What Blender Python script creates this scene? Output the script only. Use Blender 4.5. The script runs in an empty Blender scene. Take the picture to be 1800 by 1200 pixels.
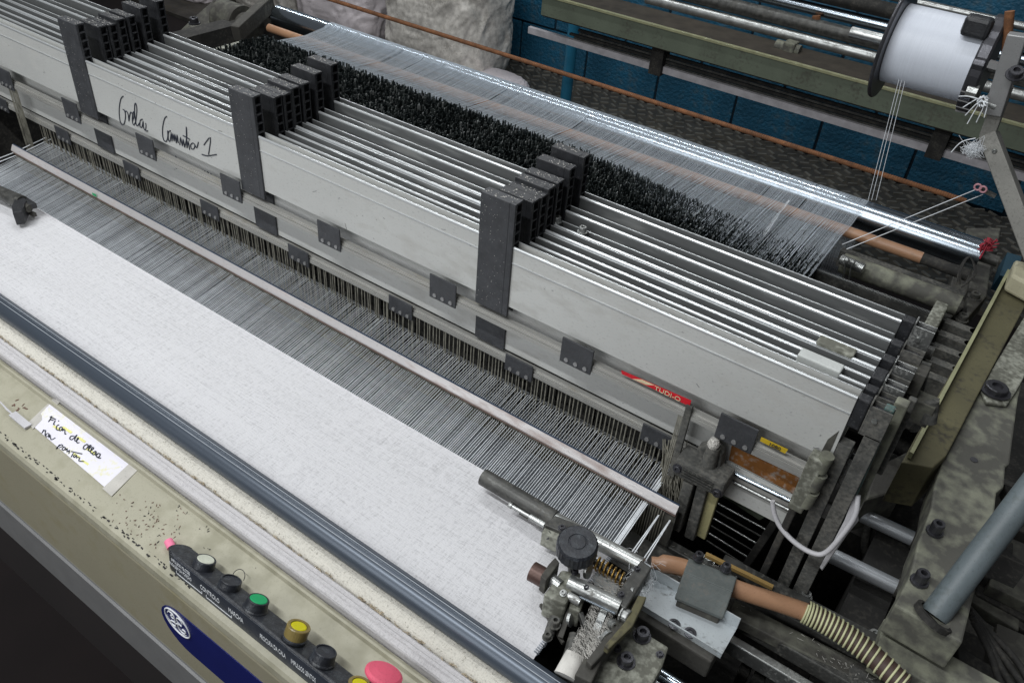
import bpy, math, random
from mathutils import Vector, Matrix
random.seed(7)
S = bpy.context.scene
COL = S.collection

# ------------------------------------------------------------------ camera
EYE = Vector((0.0, 0.0, 0.95))
AX = ((0.812453, 0.402733, -0.422216),
      (0.578553, -0.467264, 0.668461),
      (0.071966, -0.787450, -0.612125))
def _orth():
    z = Vector(AX[2]).normalized(); x = Vector(AX[0]); x = (x - z * x.dot(z)).normalized(); y = z.cross(x)
    return x, y, z
X_, Y_, Z_ = _orth()
cam = bpy.data.cameras.new('camera'); camo = bpy.data.objects.new('camera', cam); COL.objects.link(camo)
rt = Vector((X_[0], Y_[0], Z_[0])); dn = Vector((X_[1], Y_[1], Z_[1])); fw = Vector((X_[2], Y_[2], Z_[2]))
camo.matrix_world = Matrix(((rt.x, -dn.x, -fw.x, EYE.x), (rt.y, -dn.y, -fw.y, EYE.y), (rt.z, -dn.z, -fw.z, EYE.z), (0, 0, 0, 1)))
cam.sensor_width = 36; cam.lens = 1452 / 1800 * 36; cam.clip_start = 0.02; cam.clip_end = 60
S.camera = camo
# surveying: a sighted direction met with a level (z) or an upright plane (y) gives a point of the place
def sight(u, v): return (rt * (u - 900) + dn * (v - 600) + fw * 1452).normalized()
def lvl(u, v, z): d = sight(u, v); return EYE + d * ((z - EYE.z) / d.z)
def frt(u, v, y): d = sight(u, v); return EYE + d * ((y - EYE.y) / d.y)

# ------------------------------------------------------------------ light: a dim hall with strip lamps overhead
W = bpy.data.worlds.new('World'); S.world = W; W.use_nodes = True
bg = W.node_tree.nodes['Background']; bg.inputs[0].default_value = (0.92, 0.95, 1.0, 1); bg.inputs[1].default_value = 0.09
def lamp(name, loc, sx, sy, power, rot=(0, 0, 0), col=(0.96, 0.985, 1.0)):
    l = bpy.data.lights.new(name, 'AREA'); l.shape = 'RECTANGLE'; l.size = sx; l.size_y = sy; l.energy = power; l.color = col
    o = bpy.data.objects.new(name, l); COL.objects.link(o); o.location = loc; o.rotation_euler = rot
    return o
lamp('ceiling_tube_light', (-1.35, -0.5, 2.7), 2.2, 0.07, 52, (math.radians(18), 0, 0))
lamp('front_fill_light', (-1.8, -3.2, 2.2), 3.0, 2.0, 66, (math.radians(62), 0, 0))  # added soft fill from behind the camera, lightens shadows under the rails
lamp('ceiling_tube_light', (-1.8, 1.7, 3.1), 3.4, 0.06, 30)
lamp('ceiling_tube_light', (-3.6, 4.0, 3.0), 6.0, 0.08, 85)
S.view_settings.view_transform = 'Standard'; S.view_settings.look = 'None'
S.view_settings.exposure = 0.2; S.view_settings.gamma = 1.0
S.render.engine = 'CYCLES'

# ------------------------------------------------------------------ materials
MATS = {}
def surf(name, col, rough=0.5, metal=0.0, var=0.15, scale=25, dirt=None, bump=0.15, bscale=250, stretch=(1, 1, 1), speck=0.06, coat=0):
    if name in MATS: return MATS[name]
    m = bpy.data.materials.new(name); m.use_nodes = True; nt = m.node_tree; N = nt.nodes; L = nt.links
    b = N['Principled BSDF']; b.inputs['Roughness'].default_value = rough; b.inputs['Metallic'].default_value = metal
    if coat: b.inputs['Coat Weight'].default_value = coat; b.inputs['Coat Roughness'].default_value = 0.15
    tc = N.new('ShaderNodeTexCoord'); mp = N.new('ShaderNodeMapping'); mp.inputs['Scale'].default_value = stretch
    L.new(tc.outputs['Object'], mp.inputs['Vector'])
    def noise(sc, det=4):
        n = N.new('ShaderNodeTexNoise'); n.inputs['Scale'].default_value = sc; n.inputs['Detail'].default_value = det
        L.new(mp.outputs['Vector'], n.inputs['Vector']); return n
    def mix(a, bcol, fac):
        x = N.new('ShaderNodeMix'); x.data_type = 'RGBA'
        if isinstance(a, tuple): x.inputs[6].default_value = a
        else: L.new(a, x.inputs[6])
        if isinstance(bcol, tuple): x.inputs[7].default_value = bcol
        else: L.new(bcol, x.inputs[7])
        L.new(fac, x.inputs[0]); return x.outputs[2]
    def ramp(src, a, c):
        r = N.new('ShaderNodeMapRange'); r.inputs[1].default_value = a; r.inputs[2].default_value = c; L.new(src, r.inputs[0]); return r.outputs[0]
    c0 = tuple(max(0, k * (1 - var)) for k in col) + (1,); c1 = tuple(min(1, k * (1 + var)) for k in col) + (1,)
    out = mix(c0, c1, ramp(noise(scale).outputs['Fac'], 0.3, 0.7))
    if speck:
        n2 = noise(420, 2)
        out = mix(out, tuple(k * 0.5 for k in col) + (1,), ramp(n2.outputs['Fac'], 0.60, 0.60 + 0.2 / max(speck * 10, 0.1)))
    if dirt:
        dc, am, ds = dirt
        d = noise(ds, 8)
        d2 = noise(ds * 7, 6)
        av = N.new('ShaderNodeMath'); av.operation = 'MULTIPLY_ADD'; L.new(d2.outputs['Fac'], av.inputs[0]); av.inputs[1].default_value = 0.55; 
        hv = N.new('ShaderNodeMath'); hv.operation = 'MULTIPLY'; L.new(d.outputs['Fac'], hv.inputs[0]); hv.inputs[1].default_value = 0.45; L.new(hv.outputs[0], av.inputs[2])
        f = ramp(av.outputs[0], 0.60 - am * 0.30, 0.76 - am * 0.30)
        out = mix(out, tuple(dc) + (1,), f)
        if metal > 0:
            mm = N.new('ShaderNodeMapRange'); mm.inputs[3].default_value = metal; mm.inputs[4].default_value = 0.0; L.new(f, mm.inputs[0]); L.new(mm.outputs[0], b.inputs['Metallic'])
            rr = N.new('ShaderNodeMapRange'); rr.inputs[3].default_value = rough; rr.inputs[4].default_value = 0.9; L.new(f, rr.inputs[0]); L.new(rr.outputs[0], b.inputs['Roughness'])
    L.new(out, b.inputs['Base Color'])
    if bump:
        bp = N.new('ShaderNodeBump'); bp.inputs['Strength'].default_value = bump; bp.inputs['Distance'].default_value = 0.002 if bscale > 40 else 0.03
        L.new(noise(bscale, 5).outputs['Fac'], bp.inputs['Height']); L.new(bp.outputs['Normal'], b.inputs['Normal'])
    MATS[name] = m; return m

def weave(name, col, streak=0):
    m = bpy.data.materials.new(name); m.use_nodes = True; nt = m.node_tree; N = nt.nodes; L = nt.links
    b = N['Principled BSDF']; b.inputs['Roughness'].default_value = 0.95
    tc = N.new('ShaderNodeTexCoord')
    def nz(scv, sc, det=3):
        mp = N.new('ShaderNodeMapping'); mp.inputs['Scale'].default_value = scv; L.new(tc.outputs['Object'], mp.inputs['Vector'])
        n = N.new('ShaderNodeTexNoise'); n.inputs['Scale'].default_value = sc; n.inputs['Detail'].default_value = det; L.new(mp.outputs['Vector'], n.inputs['Vector']); return n.outputs['Fac']
    a = nz((1, 0.16, 1), 560); c = nz((0.16, 1, 1), 560); bgn = nz((0.3, 1.5, 1), 5); fine = nz((1, 1, 1), 800, 2)
    ad = N.new('ShaderNodeMath'); ad.operation = 'ADD'; L.new(a, ad.inputs[0]); L.new(c, ad.inputs[1])
    a2 = N.new('ShaderNodeMath'); a2.operation = 'MULTIPLY_ADD'; L.new(fine, a2.inputs[0]); a2.inputs[1].default_value = 0.7; L.new(ad.outputs[0], a2.inputs[2])
    a3 = N.new('ShaderNodeMath'); a3.operation = 'MULTIPLY_ADD'; L.new(bgn, a3.inputs[0]); a3.inputs[1].default_value = 0.3 if streak else 0.5; L.new(a2.outputs[0], a3.inputs[2])
    if streak:
        s1 = nz((1, 0.010, 1), 300, 1); s2 = nz((0.010, 1, 1), 300, 1); s3 = nz((0.02, 1, 1), 60, 2)
        for sx_, g in ((s1, 0.42), (s2, 0.55), (s3, 0.12)):
            q = N.new('ShaderNodeMath'); q.operation = 'MULTIPLY_ADD'; L.new(sx_, q.inputs[0]); q.inputs[1].default_value = g; q.inputs[2].default_value = -0.5 * g
            q2 = N.new('ShaderNodeMath'); q2.operation = 'ADD'; L.new(a3.outputs[0], q2.inputs[0]); L.new(q.outputs[0], q2.inputs[1]); a3 = q2
    r = N.new('ShaderNodeMapRange'); r.inputs[1].default_value = 1.0 if streak else 1.1; r.inputs[2].default_value = 1.55 if streak else 1.65; L.new(a3.outputs[0], r.inputs[0])
    x = N.new('ShaderNodeMix'); x.data_type = 'RGBA'; x.inputs[6].default_value = tuple(k * 0.74 for k in col) + (1,); x.inputs[7].default_value = tuple(min(1, k * 1.10) for k in col) + (1,)
    L.new(r.outputs[0], x.inputs[0]); L.new(x.outputs[2], b.inputs['Base Color'])
    bp = N.new('ShaderNodeBump'); bp.inputs['Strength'].default_value = 0.5; bp.inputs['Distance'].default_value = 0.0015
    L.new(a2.outputs[0], bp.inputs['Height']); L.new(bp.outputs['Normal'], b.inputs['Normal'])
    MATS[name] = m; return m

DUST = (0.16, 0.155, 0.14)
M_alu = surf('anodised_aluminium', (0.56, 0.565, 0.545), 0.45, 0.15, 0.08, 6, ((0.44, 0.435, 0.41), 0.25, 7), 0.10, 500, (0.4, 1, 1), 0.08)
M_alu2 = surf('shaded_aluminium', (0.36, 0.37, 0.37), 0.33, 0.75, 0.12, 30, ((0.22, 0.22, 0.20), 0.25, 9), 0.08, 500, (0.12, 1, 1), 0.05)  # same alloy darkened: paints the shade between the rear frames
M_lip = surf('bright_aluminium_lip', (0.66, 0.68, 0.69), 0.3, 0.55, 0.06, 40, None, 0.05, 300, (0.1, 1, 1), 0.0)
M_slot = surf('dark_slot', (0.05, 0.05, 0.055), 0.8)
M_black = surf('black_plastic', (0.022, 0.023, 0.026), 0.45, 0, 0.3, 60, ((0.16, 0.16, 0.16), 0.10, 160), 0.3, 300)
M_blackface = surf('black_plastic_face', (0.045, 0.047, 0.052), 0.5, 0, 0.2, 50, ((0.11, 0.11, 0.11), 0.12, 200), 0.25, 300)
M_rod = surf('weathered_steel_rail', (0.42, 0.415, 0.39), 0.45, 0.4, 0.12, 30, ((0.24, 0.22, 0.17), 0.2, 25), 0.1, 300, (0.15, 1, 1))
M_chrome = surf('polished_chrome', (0.44, 0.50, 0.56), 0.22, 1.0, 0.08, 10, None, 0, 200, (0.2, 1, 1), 0)
M_steel = surf('dull_steel', (0.42, 0.43, 0.42), 0.35, 0.85, 0.2, 30, (DUST, 0.25, 40), 0.15, 200)
M_dsteel = surf('dark_oily_steel', (0.085, 0.085, 0.08), 0.45, 0.5, 0.4, 40, ((0.13, 0.125, 0.11), 0.3, 30), 0.3, 150)
M_dusty = surf('dust_caked_iron', (0.07, 0.07, 0.065), 0.9, 0.0, 0.45, 30, ((0.14, 0.135, 0.12), 0.5, 25), 0.9, 120)
M_grime = surf('grimy_black_iron', (0.025, 0.024, 0.022), 0.8, 0.0, 0.4, 20, ((0.07, 0.065, 0.055), 0.3, 20), 0.5, 100)
M_cast = surf('worn_green_grey_paint', (0.245, 0.25, 0.19), 0.75, 0, 0.12, 14, ((0.095, 0.093, 0.080), 0.68, 6), 0.4, 120)
M_castd = surf('oily_casting', (0.125, 0.125, 0.10), 0.7, 0, 0.15, 20, ((0.055, 0.052, 0.045), 0.85, 7), 0.6, 120)
M_olive = surf('olive_yellow_paint', (0.115, 0.105, 0.055), 0.75, 0, 0.15, 12, ((0.045, 0.04, 0.03), 0.25, 14), 0.25, 160)
M_chip = surf('chipped_white_paint_casting', (0.34, 0.345, 0.29), 0.6, 0, 0.12, 40, ((0.13, 0.13, 0.105), 0.7, 18), 0.4, 150)
M_cover = surf('beige_cover_paint', (0.39, 0.372, 0.285), 0.5, 0, 0.07, 5, ((0.31, 0.295, 0.215), 0.4, 6), 0.10, 200)
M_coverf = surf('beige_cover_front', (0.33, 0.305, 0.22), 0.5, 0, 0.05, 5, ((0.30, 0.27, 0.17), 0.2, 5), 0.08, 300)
M_trim = surf('brushed_aluminium_trim', (0.33, 0.33, 0.33), 0.45, 0.5, 0.06, 30, None, 0.1, 400)
M_navy = surf('navy_blue_print', (0.010, 0.016, 0.13), 0.35, 0, 0.06, 20, None, 0.03)
M_white = surf('white_print', (0.82, 0.84, 0.86), 0.5, 0, 0.04, 60, None, 0, 100, (1, 1, 1), 0)
M_ink = surf('black_ink', (0.02, 0.025, 0.04), 0.4, 0, 0.1, 60, None, 0, 100, (1, 1, 1), 0)
M_paper = surf('white_paper', (0.78, 0.76, 0.84), 0.8, 0, 0.05, 12, ((0.74, 0.72, 0.45), 0.22, 22), 0.15, 80, (1, 1, 1), 0)
M_tape = surf('clear_sticky_tape', (0.52, 0.50, 0.46), 0.3, 0, 0.12, 30, None, 0.3, 60)
M_cloth = weave('woven_white_cloth', (0.64, 0.635, 0.65), 1)
M_cloth2 = weave('cream_cloth_cover', (0.62, 0.595, 0.53))
M_cloth2b = surf('fuzzy_cloth_cover', (0.66, 0.64, 0.57), 0.95, 0, 0.10, 60, ((0.54, 0.50, 0.42), 0.15, 18), 0.8, 160, (0.5, 1, 1))
M_felt = weave('grey_felt_strip', (0.52, 0.505, 0.51))
M_feltb = surf('grey_felt_old', (0.50, 0.48, 0.48), 0.95, 0, 0.08, 60, ((0.42, 0.38, 0.34), 0.15, 12), 0.5, 200)
M_highlight = surf('highlight_bead_paint', (.40, .43, .47), .45, .0, .1, 30, None, 0, 100, (1, 1, 1), 0)  # pale colour paints the highlight lines along the guide bar
M_bar = surf('blued_steel_bar', (0.070, 0.086, 0.110), 0.33, 0.35, 0.10, 20, None, 0, 200, (0.08, 1, 1), 0)
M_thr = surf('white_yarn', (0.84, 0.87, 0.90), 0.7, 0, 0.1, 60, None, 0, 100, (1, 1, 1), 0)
M_thrg = surf('grey_yarn', (0.26, 0.285, 0.32), 0.8, 0, 0.25, 90, None, 0, 100, (1, 1, 1), 0)  # darker grey than the upper warp yarn
M_thrb = surf('fine_pale_yarn', (0.62, 0.68, 0.74), 0.9, 0, 0.08, 60, None, 0, 100, (1, 1, 1), 0)
M_heddled = surf('shaded_heddle_wire', (0.035, 0.034, 0.03), 0.6, 0.3, 0.4, 60, None, 0)  # near-black heddle steel, painting the shade behind the low frame
M_heddle = surf('steel_heddle_wire', (0.34, 0.325, 0.27), 0.45, 0.5, 0.4, 60, None, 0, 100, (1, 1, 1), 0)
M_drop = surf('dark_dropper_steel', (0.035, 0.045, 0.045), 0.28, 0.8, 0.6, 90, None, 0, 100, (1, 1, 1), 0)
M_dropb = surf('painted_glint_steel', (0.55, 0.57, 0.56), 0.3, 0.7, 0.4, 90, None, 0, 100, (1, 1, 1), 0)  # pale colour on a few scattered droppers paints their glints
M_reedcap = surf('reed_cap_aluminium', (0.62, 0.595, 0.59), 0.35, 0.35, 0.12, 12, ((0.40, 0.31, 0.28), 0.25, 9), 0.08, 300, (0.3, 1, 1))
M_reedlo = surf('reed_brown_binding', (0.22, 0.15, 0.125), 0.6, 0.2, 0.3, 40, None, 0.1, 200)
M_blue = surf('blue_edge_steel', (0.07, 0.10, 0.16), 0.35, 0.5)
M_tan = surf('tan_rubber', (0.38, 0.21, 0.12), 0.4, 0, 0.12, 14, ((0.26, 0.17, 0.11), 0.2, 12), 0.15, 150)
M_rust = surf('rusty_steel', (0.20, 0.085, 0.035), 0.85, 0, 0.35, 40, ((0.09, 0.045, 0.025), 0.3, 50), 0.6, 200)
M_rustflake = surf('flaking_orange_rust', (0.24, 0.095, 0.02), 0.85, 0, 0.35, 30, ((0.42, 0.42, 0.40), 0.26, 14), 0.5, 150)
M_floor = surf('dark_oily_floor', (0.010, 0.006, 0.006), 0.95, 0, 0.2, 4, None, 0)
M_plate = surf('worn_checker_plate', (0.085, 0.08, 0.07), 0.5, 0.3, 0.4, 6, ((0.10, 0.085, 0.06), 0.3, 4), 0.2, 60)
M_lug = surf('rubbed_tread_lug', (0.21, 0.20, 0.175), 0.5, 0.3, 0.4, 6)
M_brick = surf('blue_painted_block', (0.012, 0.105, 0.19), 0.55, 0, 0.25, 3, ((0.06, 0.12, 0.16), 0.30, 3), 0.5, 40)
M_mortar = surf('dark_blue_joint', (0.006, 0.02, 0.035), 0.9)
M_pipe = surf('blue_painted_pipe', (0.015, 0.14, 0.24), 0.4, 0, 0.15, 8)
M_green = surf('grey_green_beam_paint', (0.14, 0.165, 0.12), 0.6, 0, 0.15, 6, ((0.09, 0.09, 0.07), 0.25, 8), 0.3, 60)
M_edge = surf('worn_bright_edge', (0.42, 0.42, 0.25), 0.4, 0.3, 0.2, 20)
M_brown = surf('brown_oiled_channel', (0.05, 0.042, 0.032), 0.8, 0, 0.3, 12, None, 0.5, 60)
M_sack = surf('woven_plastic_sack', (0.68, 0.65, 0.60), 0.35, 0, 0.30, 22, ((0.44, 0.41, 0.36), 0.25, 10), 0.6, 90)
M_sackw = surf('pale_plastic_bag', (0.74, 0.68, 0.70), 0.3, 0, 0.12, 9, ((0.50, 0.46, 0.48), 0.2, 9), 0.3, 60)
M_orange = surf('orange_carton', (0.45, 0.20, 0.06), 0.8)
M_yarnpack = surf('wound_white_yarn', (0.72, 0.76, 0.84), 0.4, 0, 0.04, 60, None, 0.22, 200, (14, .3, .3), 0.04)
M_gun = surf('gunmetal', (0.09, 0.09, 0.10), 0.35, 0.7, 0.2, 20)
M_pipeg = surf('blue_grey_painted_tube', (0.12, 0.145, 0.155), 0.5, 0, 0.12, 14, ((0.09, 0.11, 0.11), 0.25, 20), 0.2, 120)
M_channel = surf('pale_enamelled_channel', (0.50, 0.54, 0.56), 0.35, 0.3, 0.06, 10, ((0.13, 0.13, 0.12), 0.12, 22), 0.12, 150)
M_red = surf('red_sticker', (0.62, 0.008, 0.02), 0.4, 0, 0.06, 20, None, 0)
M_cream = surf('cream_print', (0.75, 0.62, 0.40), 0.5)
M_yel = surf('yellow_sticker', (0.55, 0.38, 0.02), 0.5, 0, 0.1, 20)
M_knob = surf('black_bakelite', (0.018, 0.020, 0.026), 0.42, 0, 0.3, 80, ((0.07, 0.08, 0.09), 0.3, 120), 0.3, 300)
M_green_b = surf('green_button_cap', (0.0, 0.36, 0.12), 0.4, 0, 0.06)
M_white_b = surf('cream_button_cap', (0.58, 0.60, 0.50), 0.5, 0, 0.15, 60)
M_yel_b = surf('yellow_button_cap', (0.62, 0.56, 0.0), 0.35, 0, 0.08)
M_amber = surf('smoky_amber_collar', (0.24, 0.18, 0.06), 0.3, 0, 0.2, 40)
M_pink = surf('faded_red_mushroom', (0.72, 0.10, 0.17), 0.5, 0, 0.1, 20)
M_ppink = surf('pink_chalk', (0.85, 0.22, 0.36), 0.8)
M_pcable = surf('white_cable', (0.55, 0.54, 0.56), 0.5, 0, 0.08)
M_label = surf('charcoal_label_strip', (0.035, 0.042, 0.058), 0.3, 0, 0.15, 30, ((0.09, 0.09, 0.10), 0.1, 60))
M_coil = surf('cream_green_wire', (0.60, 0.60, 0.36), 0.5)
M_hose = surf('brown_black_hose', (0.06, 0.035, 0.028), 0.6)
M_brass = surf('brass_spring', (0.45, 0.28, 0.08), 0.3, 0.9)
M_wood = surf('ochre_strip', (0.40, 0.26, 0.09), 0.6)
M_gtape = surf('white_glossy_tape', (0.55, 0.57, 0.55), 0.35, 0, 0.1, 20)
M_lintm = surf('cotton_lint', (0.62, 0.60, 0.56), 1.0, 0, 0.2, 40)
M_fleck = surf('black_grease_fleck', (0.03, 0.028, 0.03), 0.9)
M_fleckr = surf('brown_rust_fleck', (0.13, 0.06, 0.045), 0.9)
M_tealg = surf('teal_dusty_tube', (0.07, 0.12, 0.11), 0.6, 0, 0.4, 30, (DUST, 0.3, 40), 0.5, 100)

# ------------------------------------------------------------------ mesh helpers
class MB:
    def __init__(s): s.v = []; s.f = []; s.sm = []
    def add(s, vs, fs, smooth=False):
        n = len(s.v); s.v.extend(tuple(p) for p in vs); s.f.extend(tuple(i + n for i in f) for f in fs); s.sm.extend([smooth] * len(fs)); return s
    def box(s, x0, x1, y0, y1, z0, z1):
        return s.add([(x0, y0, z0), (x1, y0, z0), (x1, y1, z0), (x0, y1, z0), (x0, y0, z1), (x1, y0, z1), (x1, y1, z1), (x0, y1, z1)],
                     [(0, 3, 2, 1), (4, 5, 6, 7), (0, 1, 5, 4), (1, 2, 6, 5), (2, 3, 7, 6), (3, 0, 4, 7)])
    def obox(s, c, u, v, w):          # oriented box: centre and three half-extent vectors
        c = Vector(c); u = Vector(u); v = Vector(v); w = Vector(w)
        P = [c + a * u + b * v + d * w for d in (-1, 1) for (a, b) in ((-1, -1), (1, -1), (1, 1), (-1, 1))]
        return s.add(P, [(0, 3, 2, 1), (4, 5, 6, 7), (0, 1, 5, 4), (1, 2, 6, 5), (2, 3, 7, 6), (3, 0, 4, 7)])
    def bar(s, p, q, w, h, up=(0, 0, 1)):   # rectangular bar between two points
        p = Vector(p); q = Vector(q); d = (q - p); l = d.length; d.normalize(); up = Vector(up)
        sd = d.cross(up)
        if sd.length < 1e-4: sd = d.cross(Vector((0, 1, 0)))
        sd.normalize(); u2 = sd.cross(d)
        return s.obox((p + q) / 2, d * l / 2, sd * w / 2, u2 * h / 2)
    def prismx(s, poly, x0, x1, smooth=False):
        n = len(poly); V = [(x0, a, b) for a, b in poly] + [(x1, a, b) for a, b in poly]
        s.add(V, [(i, (i + 1) % n, n + (i + 1) % n, n + i) for i in range(n)], smooth)
        s.add(V, [tuple(range(n))[::-1], tuple(range(n, 2 * n))]); return s
    def prism(s, pts, dv):            # polygon of points swept along a vector
        n = len(pts); P = [Vector(p) for p in pts]; dv = Vector(dv); V = P + [p + dv for p in P]
        return s.add(V, [tuple(range(n))[::-1], tuple(range(n, 2 * n))] + [(i, (i + 1) % n, n + (i + 1) % n, n + i) for i in range(n)])
    def cyl(s, p, q, r, seg=20, r2=None, caps=True):
        p = Vector(p); q = Vector(q); r2 = r if r2 is None else r2
        d = (q - p).normalized(); a = d.orthogonal().normalized(); b = d.cross(a)
        V = []
        for c, rr in ((p, r), (q, r2)):
            V += [c + rr * (math.cos(t) * a + math.sin(t) * b) for t in (2 * math.pi * k / seg for k in range(seg))]
        s.add(V, [(k, (k + 1) % seg, seg + (k + 1) % seg, seg + k) for k in range(seg)], True)
        if caps: s.add(V, [tuple(range(seg))[::-1], tuple(range(seg, 2 * seg))])
        return s
    def tube(s, pts, r, seg=8, caps=True):
        P = [Vector(p) for p in pts]; n = len(P); V = []; a = None
        for i, p in enumerate(P):
            d = (P[min(i + 1, n - 1)] - P[max(i - 1, 0)]).normalized()
            a = d.orthogonal().normalized() if a is None else (a - d * a.dot(d)).normalized()
            b = d.cross(a); rr = r[i] if isinstance(r, (list, tuple)) else r
            V += [p + rr * (math.cos(t) * a + math.sin(t) * b) for t in (2 * math.pi * k / seg for k in range(seg))]
        s.add(V, [(i * seg + k, i * seg + (k + 1) % seg, (i + 1) * seg + (k + 1) % seg, (i + 1) * seg + k) for i in range(n - 1) for k in range(seg)], True)
        if caps: s.add(V, [tuple(range(seg))[::-1], tuple(range((n - 1) * seg, n * seg))])
        return s
    def lathe(s, c, ax, prof, seg=28):   # profile of (radius, height) about an axis
        c = Vector(c); d = Vector(ax).normalized(); a = d.orthogonal().normalized(); b = d.cross(a); V = []
        for r, h in prof:
            V += [c + d * h + r * (math.cos(t) * a + math.sin(t) * b) for t in (2 * math.pi * k / seg for k in range(seg))]
        n = len(prof)
        s.add(V, [(i * seg + k, i * seg + (k + 1) % seg, (i + 1) * seg + (k + 1) % seg, (i + 1) * seg + k) for i in range(n - 1) for k in range(seg)], False)
        s.add(V, [tuple(range(seg))[::-1], tuple(range((n - 1) * seg, n * seg))]); return s
    def build(s, name, mat, parent=None, kind=None, bevel=0):
        off = Vector((0, 0, 0)); p = parent
        while p is not None: off += p.location; p = p.parent
        me = bpy.data.meshes.new(name); me.from_pydata([(a - off.x, b - off.y, c - off.z) for a, b, c in s.v], [], s.f)
        me.polygons.foreach_set('use_smooth', s.sm); me.materials.append(mat); me.update()
        o = bpy.data.objects.new(name, me); COL.objects.link(o); o.parent = parent
        if kind: o['kind'] = kind
        if bevel:
            mo = o.modifiers.new('bevel', 'BEVEL'); mo.width = bevel; mo.segments = 2; mo.limit_method = 'ANGLE'; mo.angle_limit = math.radians(40)
        return o
def thing(name, label, cat, loc=(0, 0, 0), group=None):
    o = bpy.data.objects.new(name, None); COL.objects.link(o); o.location = loc; o.empty_display_size = 0.02
    o['label'] = label; o['category'] = cat
    if group: o['group'] = group
    return o
def tag(o, label, cat, group=None):
    o['label'] = label; o['category'] = cat
    if group: o['group'] = group
    return o
def copy_part(o, dloc, parent=None):
    c = o.copy(); COL.objects.link(c); c.location = o.location + Vector(dloc)
    if parent is not None: c.parent = parent
    return c
def copy_tree(o, dloc, parent=None):
    c = copy_part(o, dloc, parent)
    for ch in list(o.children): copy_tree(ch, (0, 0, 0), c)
    return c
def circ(cy, cz, r, n=20, a0=0, a1=360): return [(cy + r * math.cos(math.radians(a0 + (a1 - a0) * k / n)), cz + r * math.sin(math.radians(a0 + (a1 - a0) * k / n))) for k in range(n if a1 - a0 == 360 else n + 1)]
def smooth_path(pts, n=4):
    P = [Vector(p) for p in pts]
    if len(P) < 3: return P
    out = []
    for i in range(len(P) - 1):
        p0 = P[max(i - 1, 0)]; p1 = P[i]; p2 = P[i + 1]; p3 = P[min(i + 2, len(P) - 1)]
        for k in range(n):
            t = k / n
            out.append(0.5 * ((2 * p1) + (p2 - p0) * t + (2 * p0 - 5 * p1 + 4 * p2 - p3) * t * t + (3 * p1 - p0 - 3 * p2 + p3) * t ** 3))
    out.append(P[-1]); return out
def socket_bolt(c, ax, r, h, parent, mat=None, name='socket_bolt'):
    ax = Vector(ax).normalized(); c = Vector(c)
    b = MB().lathe(c, ax, [(r * 1.35, 0), (r * 1.35, h * .18), (r, h * .18), (r, h * .9), (r * .92, h), (r * .5, h), (r * .5, h * .5)], 14)
    return b.build(name, mat or M_gun, parent)
def text_mesh(name, body, size, origin, ux, uy, mat, parent, lift=0.0004, sx=1.0, thick=0.0002):
    cu = bpy.data.curves.new(name, 'FONT'); cu.body = body; cu.size = size; cu.extrude = thick; cu.align_x = 'LEFT'; cu.offset = 0
    to = bpy.data.objects.new(name, cu); COL.objects.link(to); bpy.context.view_layer.update()
    dg = bpy.context.evaluated_depsgraph_get(); me = bpy.data.meshes.new_from_object(to.evaluated_get(dg)); bpy.data.objects.remove(to)
    ux = Vector(ux).normalized(); uy = Vector(uy).normalized(); n = ux.cross(uy); origin = Vector(origin)
    V = [origin + ux * v.co.x * sx + uy * v.co.y + n * (v.co.z + lift) for v in me.vertices]; F = [tuple(p.vertices) for p in me.polygons]
    return MB().add(V, F).build(name, mat, parent)

# ================================================================== THE HALL
MB().box(-16, 6, -4, 9, -1.80, -1.70).build('floor', M_floor, None, 'structure')
MB().box(-9, 2.5, 4.9, 6.28, -1.698, -1.665).build('duct_cover_floor', M_plate, None, 'structure')
lg = MB()
for i in range(64):
    for j in range(16):
        x = -4.6 + i * 0.088 + (0.044 if j % 2 else 0); y = 5.0 + j * 0.085; a = math.radians(35 if (i + j) % 2 else -35)
        u = Vector((math.cos(a), math.sin(a), 0)) * .034; v = Vector((-math.sin(a), math.cos(a), 0)) * .009
        lg.obox((x, y, -1.662), u, v, (0, 0, .005))
lg.build('tread_lugs', M_lug, None, 'stuff')
wall = MB().box(-16, 6, 6.32, 6.5, -1.70, 2.2).build('wall', M_mortar, None, 'structure')
bw, bh = 0.696, 0.36
blk = MB().box(0, bw - .02, 6.30, 6.33, 0, bh - .018).build('block', M_brick, wall, bevel=0.006)
blk.location = (-4.17 - bw, 0, -1.65)
for r in range(8):
    for c in range(9):
        if r == 0 and c == 0: continue
        b2 = blk.copy(); COL.objects.link(b2); b2.location = (-4.17 - bw + c * bw + (bw / 2 if r % 2 else 0), random.uniform(-.004, .004), -1.65 + r * bh)
blkp = MB().box(-16, -4.9, 6.30, 6.33, -1.6, 2).build('blue_wall_band', M_brick, wall)

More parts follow.
